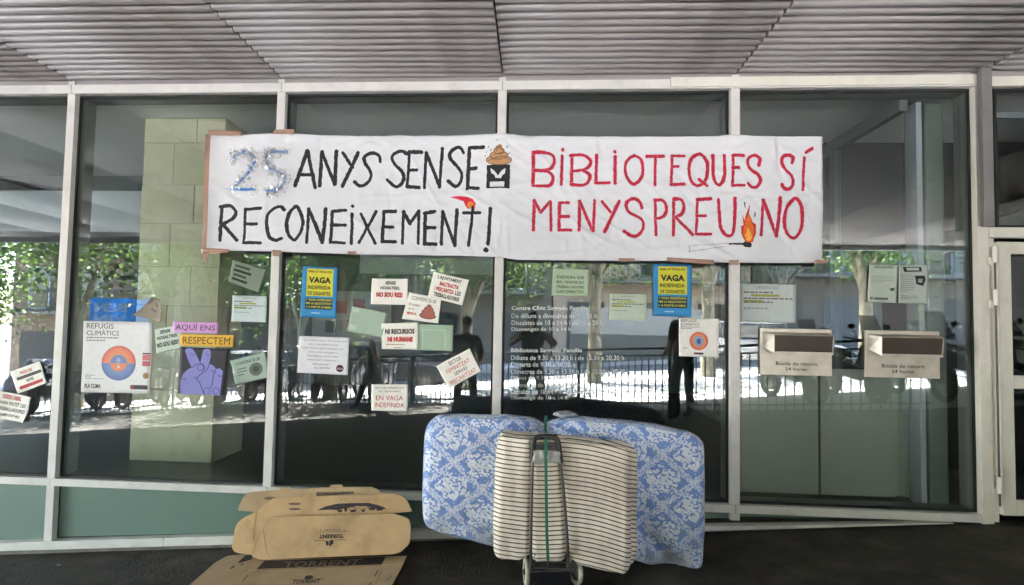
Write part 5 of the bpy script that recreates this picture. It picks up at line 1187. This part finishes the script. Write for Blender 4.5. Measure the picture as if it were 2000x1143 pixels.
def car(x, y, rz, col, label):
    root = empty('parked_car', label, 'car', 'cars parked along the kerb', (x, y, G(x)-.155), rz)
    b = MB(); b.prism([(-2.15, -.85, .35), (2.1, -.85, .32), (2.18, -.85, .6), (1.95, -.85, .78), (1.05, -.85, .92), (-1.9, -.85, .98), (-2.15, -.85, .8)], (0, 1.7, 0)); b.build('body', mat('car_paint_'+label.split()[0], col, .18, spec=.8), root, bevel=.07)
    b = MB(); b.prism([(-1.95, -.74, .96), (-1.55, -.66, 1.40), (.25, -.66, 1.44), (1.1, -.74, .92)], (0, 1.36, 0)); b.build('cabin_glass', mat('car_glass', (.02, .025, .03), .05, spec=1), root, bevel=.05)
    b = MB(); b.box(-1.5, .2, -.66, .70, 1.41, 1.47); b.build('roof', MATS['car_paint_'+label.split()[0]], root, bevel=.03)
    for wx in (-1.35, 1.35):
        for wy in (-.8, .8):
            w = MB(); w.tube([(wx, wy-.1, .32), (wx, wy+.1, .32)], .32, 20); o = w.build('wheel', M_bp, root, bevel=.02); w = MB(); w.tube([(wx, wy-.11, .32), (wx, wy+.11, .32)], .19, 14); w.build('rim', M_ch, o)
    for wy in (-.6, .6): b = MB(); b.ball((2.08, wy, .66), (.1, .18, .09), 10, 6); b.build('headlight', M_inwh, root)
car(-11.0, -13.6, 0, (.012, .02, .05), 'navy car parked behind the left plane tree')
car(-5.9, -13.7, math.pi, (.25, .26, .28), 'silver car parked behind the row of motorbikes')
car(-.9, -13.6, 0, (.03, .03, .04), 'black car parked across from the middle windows')
car(10.8, -13.7, 0, (.4, .4, .41), 'white car parked at the right end of the street')

# buildings across the street
def house(x0, x1, hgt, wallc, label, base, ybal=True, grey=None):
    root = empty('town_house', label, 'building', 'buildings across the street', ((x0+x1)/2, -24, G((x0+x1)/2)-.1)); w = x1-x0; z0 = -1.2
    wm = mat('render_%d' % int(x0*10+900), wallc, .85, var=.06, scale=1)
    b = MB(); b.box(-w/2, w/2, -6, 2, z0, hgt); b.build('wall', wm, root)
    b = MB(); b.box(-w/2-.1, w/2+.1, -6.1, 2.15, hgt+.001, hgt+.25); b.build('cornice', M_conc, root)
    n = max(2, int(w/2.4))
    for fl_ in range(0, int((hgt-3.6)/3)+1):
        zf = 3.5+3*fl_
        for i in range(n):
            xc = -w/2+w*(i+.5)/n
            if zf+2.2 > hgt: continue
            b = MB(); b.box(xc-.55, xc+.55, 2.001, 2.04, zf+.1, zf+2.2); f_ = b.build('window', M_inwh, root); b = MB(); b.box(xc-.47, xc+.47, 2.041, 2.05, zf+.18, zf+2.12); b.build('pane', MATS.get('car_glass') or M_gask, f_)
        if ybal and zf+2.2 < hgt:
            b = MB(); b.box(-w/2+.4, w/2-.4, 2.001, 2.9, zf-.14, zf); b.build('balcony_slab', M_conc, root)
            b = MB(); b.box(-w/2+.4, w/2-.4, 2.86, 2.89, zf+.95, zf+1.0)
            for k in range(int((w-.8)/.14)): b.box(-w/2+.45+k*.14, -w/2+.465+k*.14, 2.87, 2.885, zf, zf+.95)
            b.build('balcony_railing', M_iron, root)
    for i in range(n):
        xc = -w/2+w*(i+.5)/n; b = MB(); b.box(xc-.85, xc+.85, 2.001, 2.03, z0+1.0, 2.5); b.build('shutter', base[i % len(base)], root)
g1 = mat('grey_shutter', srgb(88, 88, 88), .5, .2, var=.05); g2 = mat('dark_shop', (.02, .02, .022), .3); g3 = mat('brown_door', srgb(84, 66, 54), .85, var=.15)
house(-22, -11, 15, srgb(120, 104, 88), 'beige balcony block at the far left across the street', [g2, g1])
house(-10.9, -2.5, 17, srgb(104, 92, 78), 'brown balcony block across the street behind the motorbikes', [g2, g2, g3])
house(-2.4, 4.5, 15, srgb(122, 112, 100), 'grey cream block across the street from the middle windows', [g2, g1])
house(4.6, 13.5, 16, srgb(206, 178, 152), 'peach balcony block with grey garage shutters', [g1, g1, g3])
house(13.6, 24, 14, srgb(116, 106, 94), 'grey block with dark shops at the far right', [g2, g1, g3])
lw = MB(); lw.box(5.2, 10.5, -19.0, -18.7, G(4)-.1, 2.5); o = lw.build('low_wall', mat('low_wall_paint', srgb(186, 178, 168), .85, var=.06)); tag(o, 'low pale wall with a grey base across the street', 'wall')
b = MB(); b.box(5.2, 10.5, -18.699, -18.66, G(4)-.1, 1.45); b.build('grey_base', M_conc, o)

# ---------------------------------------------------------------- people, seen in the reflection
def person(loc, rz, label, skin_edges, top, bottom, shoe, hair, extra=None, scale=1.):
    """one skinned body; joints in metres, z up, facing +y"""
    J = skin_edges; root = empty('person', label, 'person', None, loc, rz); root.scale = (scale,)*3
    names = list(J['j']); me = bpy.data.meshes.new('body'); me.from_pydata([J['j'][n][0] for n in names], [(names.index(a), names.index(b)) for a, b in J['e']], [])
    o = bpy.data.objects.new('body', me); COL.objects.link(o); s = o.modifiers.new('skin', 'SKIN'); s.use_smooth_shade = True; s.branch_smoothing = .4
    for i, n in enumerate(names): r = J['j'][n][1]; r = r if hasattr(r, '__len__') else (r, r); me.skin_vertices[0].data[i].radius = r; me.skin_vertices[0].data[i].use_root = (n == 'pelvis')
    u = o.modifiers.new('smooth', 'SUBSURF'); u.levels = u.render_levels = 2
    dg = bpy.context.evaluated_depsgraph_get(); m2 = bpy.data.meshes.new_from_object(o.evaluated_get(dg)); bpy.data.objects.remove(o)
    m2.name = 'body'; o = bpy.data.objects.new('body', m2); COL.objects.link(o); o.parent = root
    m2.materials.clear()
    for m in (M_skin, top, bottom, shoe): m2.materials.append(m)
    seg = [(Vector(J['j'][a][0]), Vector(J['j'][b][0]), k) for a, b, k in J['cl']]
    for p in m2.polygons:
        c = p.center; best = 9; k_ = 0
        for a, b, k in seg:
            d = b-a; t = max(0, min(1, (c-a).dot(d)/max(1e-6, d.length_squared))); q = (c-a-d*t).length
            if q < best: best = q; k_ = k
        p.material_index = k_; p.use_smooth = True
    hd = Vector(J['j']['head'][0]); b = MB(); b.ball(hd+Vector((0, -.02, .045)), (.088, .105, .10), 14, 10); b.build('hair', hair, root)
    b = MB(); b.ball(hd+Vector((0, .098, -.0)), (.014, .022, .024), 8, 6)
    b.build('nose', M_skin, root)
    b = MB(); 
    for s_ in (-.032, .032): b.ball(hd+Vector((s_, .088, .022)), (.011, .008, .008), 8, 6)
    b.build('eyes', M_bp, root)
    return root
M_skin = mat('skin', srgb(198, 150, 122), .6)
def pose(wl_, wr_, el, er, step=0., turn=0.):
    j = {'pelvis': ((0, 0, .96), (.15, .11)), 'waist': ((0, 0, 1.10), (.165, .13)), 'chest': ((0, .0, 1.32), (.185, .135)), 'neckb': ((0, 0, 1.47), (.075, .07)), 'neck': ((0, .01, 1.54), .052), 'head': ((0, .02, 1.64), (.078, .095)), 'crown': ((0, .01, 1.70), (.07, .085)),
         'shl': ((-.18, 0, 1.43), .078), 'shr': ((.18, 0, 1.43), .078), 'ell': (el, .06), 'elr': (er, .06), 'wl': (wl_, .03), 'wr': (wr_, .03), 'hl': ((wl_[0], wl_[1]+.05, wl_[2]+(-.07 if wl_[2] < 1.1 else .05)), .036), 'hr': ((wr_[0], wr_[1]+.05, wr_[2]+(-.07 if wr_[2] < 1.1 else .05)), .036),
         'hipl': ((-.11, 0, .88), .09), 'hipr': ((.11, 0, .88), .09), 'knl': ((-.15, step*.5+.02, .50), .068), 'knr': ((.15, -step*.35+.02, .50), .068), 'anl': ((-.18, step, .09), .052), 'anr': ((.18, -step, .09+.10*abs(step)), .062), 'tol': ((-.2, step+.16, .04), .038), 'tor': ((.2, -step+.14, .04+.02*abs(step)), .038)}
    e = [('pelvis', 'waist'), ('waist', 'chest'), ('chest', 'neckb'), ('neckb', 'neck'), ('neck', 'head'), ('head', 'crown'), ('chest', 'shl'), ('chest', 'shr'), ('shl', 'ell'), ('shr', 'elr'), ('ell', 'wl'), ('elr', 'wr'), ('wl', 'hl'), ('wr', 'hr'), ('pelvis', 'hipl'), ('pelvis', 'hipr'), ('hipl', 'knl'), ('hipr', 'knr'), ('knl', 'anl'), ('knr', 'anr'), ('anl', 'tol'), ('anr', 'tor')]
    cl = [('pelvis', 'waist', 1), ('waist', 'chest', 1), ('chest', 'neckb', 1), ('neck', 'crown', 0), ('chest', 'shl', 1), ('chest', 'shr', 1), ('shl', 'ell', 1), ('shr', 'elr', 1), ('ell', 'wl', 0), ('elr', 'wr', 0), ('wl', 'hl', 0), ('wr', 'hr', 0), ('hipl', 'knl', 2), ('hipr', 'knr', 2), ('knl', 'anl', 2), ('knr', 'anr', 2), ('anl', 'tol', 3), ('anr', 'tor', 3), ('hipl', 'hipr', 2)]
    return {'j': j, 'e': e, 'cl': cl}
m_bk = mat('black_fabric', (.03, .03, .034), .8, var=.3, scale=6, bump=.5, bscale=14); m_dn = mat('dark_denim', (.035, .05, .085), .85, var=.15, scale=20); m_gr = mat('grey_fabric', (.16, .17, .17), .85); m_hr = mat('dark_hair', (.015, .01, .008), .6)
person((3.66, -4.72, G(3.66)), 0, 'person in black holding up a phone to photograph the banner', pose((-.10, .33, 1.50), (.10, .33, 1.50), (-.36, .10, 1.26), (.36, .10, 1.26)), m_bk, m_bk, m_bk, m_hr)
b = MB(); b.box(3.58, 3.74, -4.33, -4.322, 1.50, 1.58); o = b.build('phone', M_bp, bevel=.002); tag(o, 'black phone held up by the person taking the photograph', 'phone')
person((5.95, -4.55, G(5.95)), rad(150), 'person in dark jacket and jeans standing with back to the window by the railing', pose((-.26, .12, .98), (.24, .10, 1.0), (-.30, -.06, 1.18), (.29, -.06, 1.18), .04), m_bk, m_dn, m_bk, m_hr, scale=1.03)
person((2.55, -5.3, G(2.55)), rad(20), 'person all in black waiting under the porch behind the photographer', pose((-.24, .08, .92), (.24, .08, .92), (-.27, -.02, 1.16), (.27, -.02, 1.16)), m_bk, m_bk, m_bk, m_hr)
person((.35, -7.3, G(.35)), rad(80), 'person in grey top and black trousers walking along the porch', pose((-.24, .25, 1.05), (.24, -.2, 1.0), (-.26, .02, 1.18), (.26, -.08, 1.18), .32), m_gr, m_bk, m_bk, m_hr)
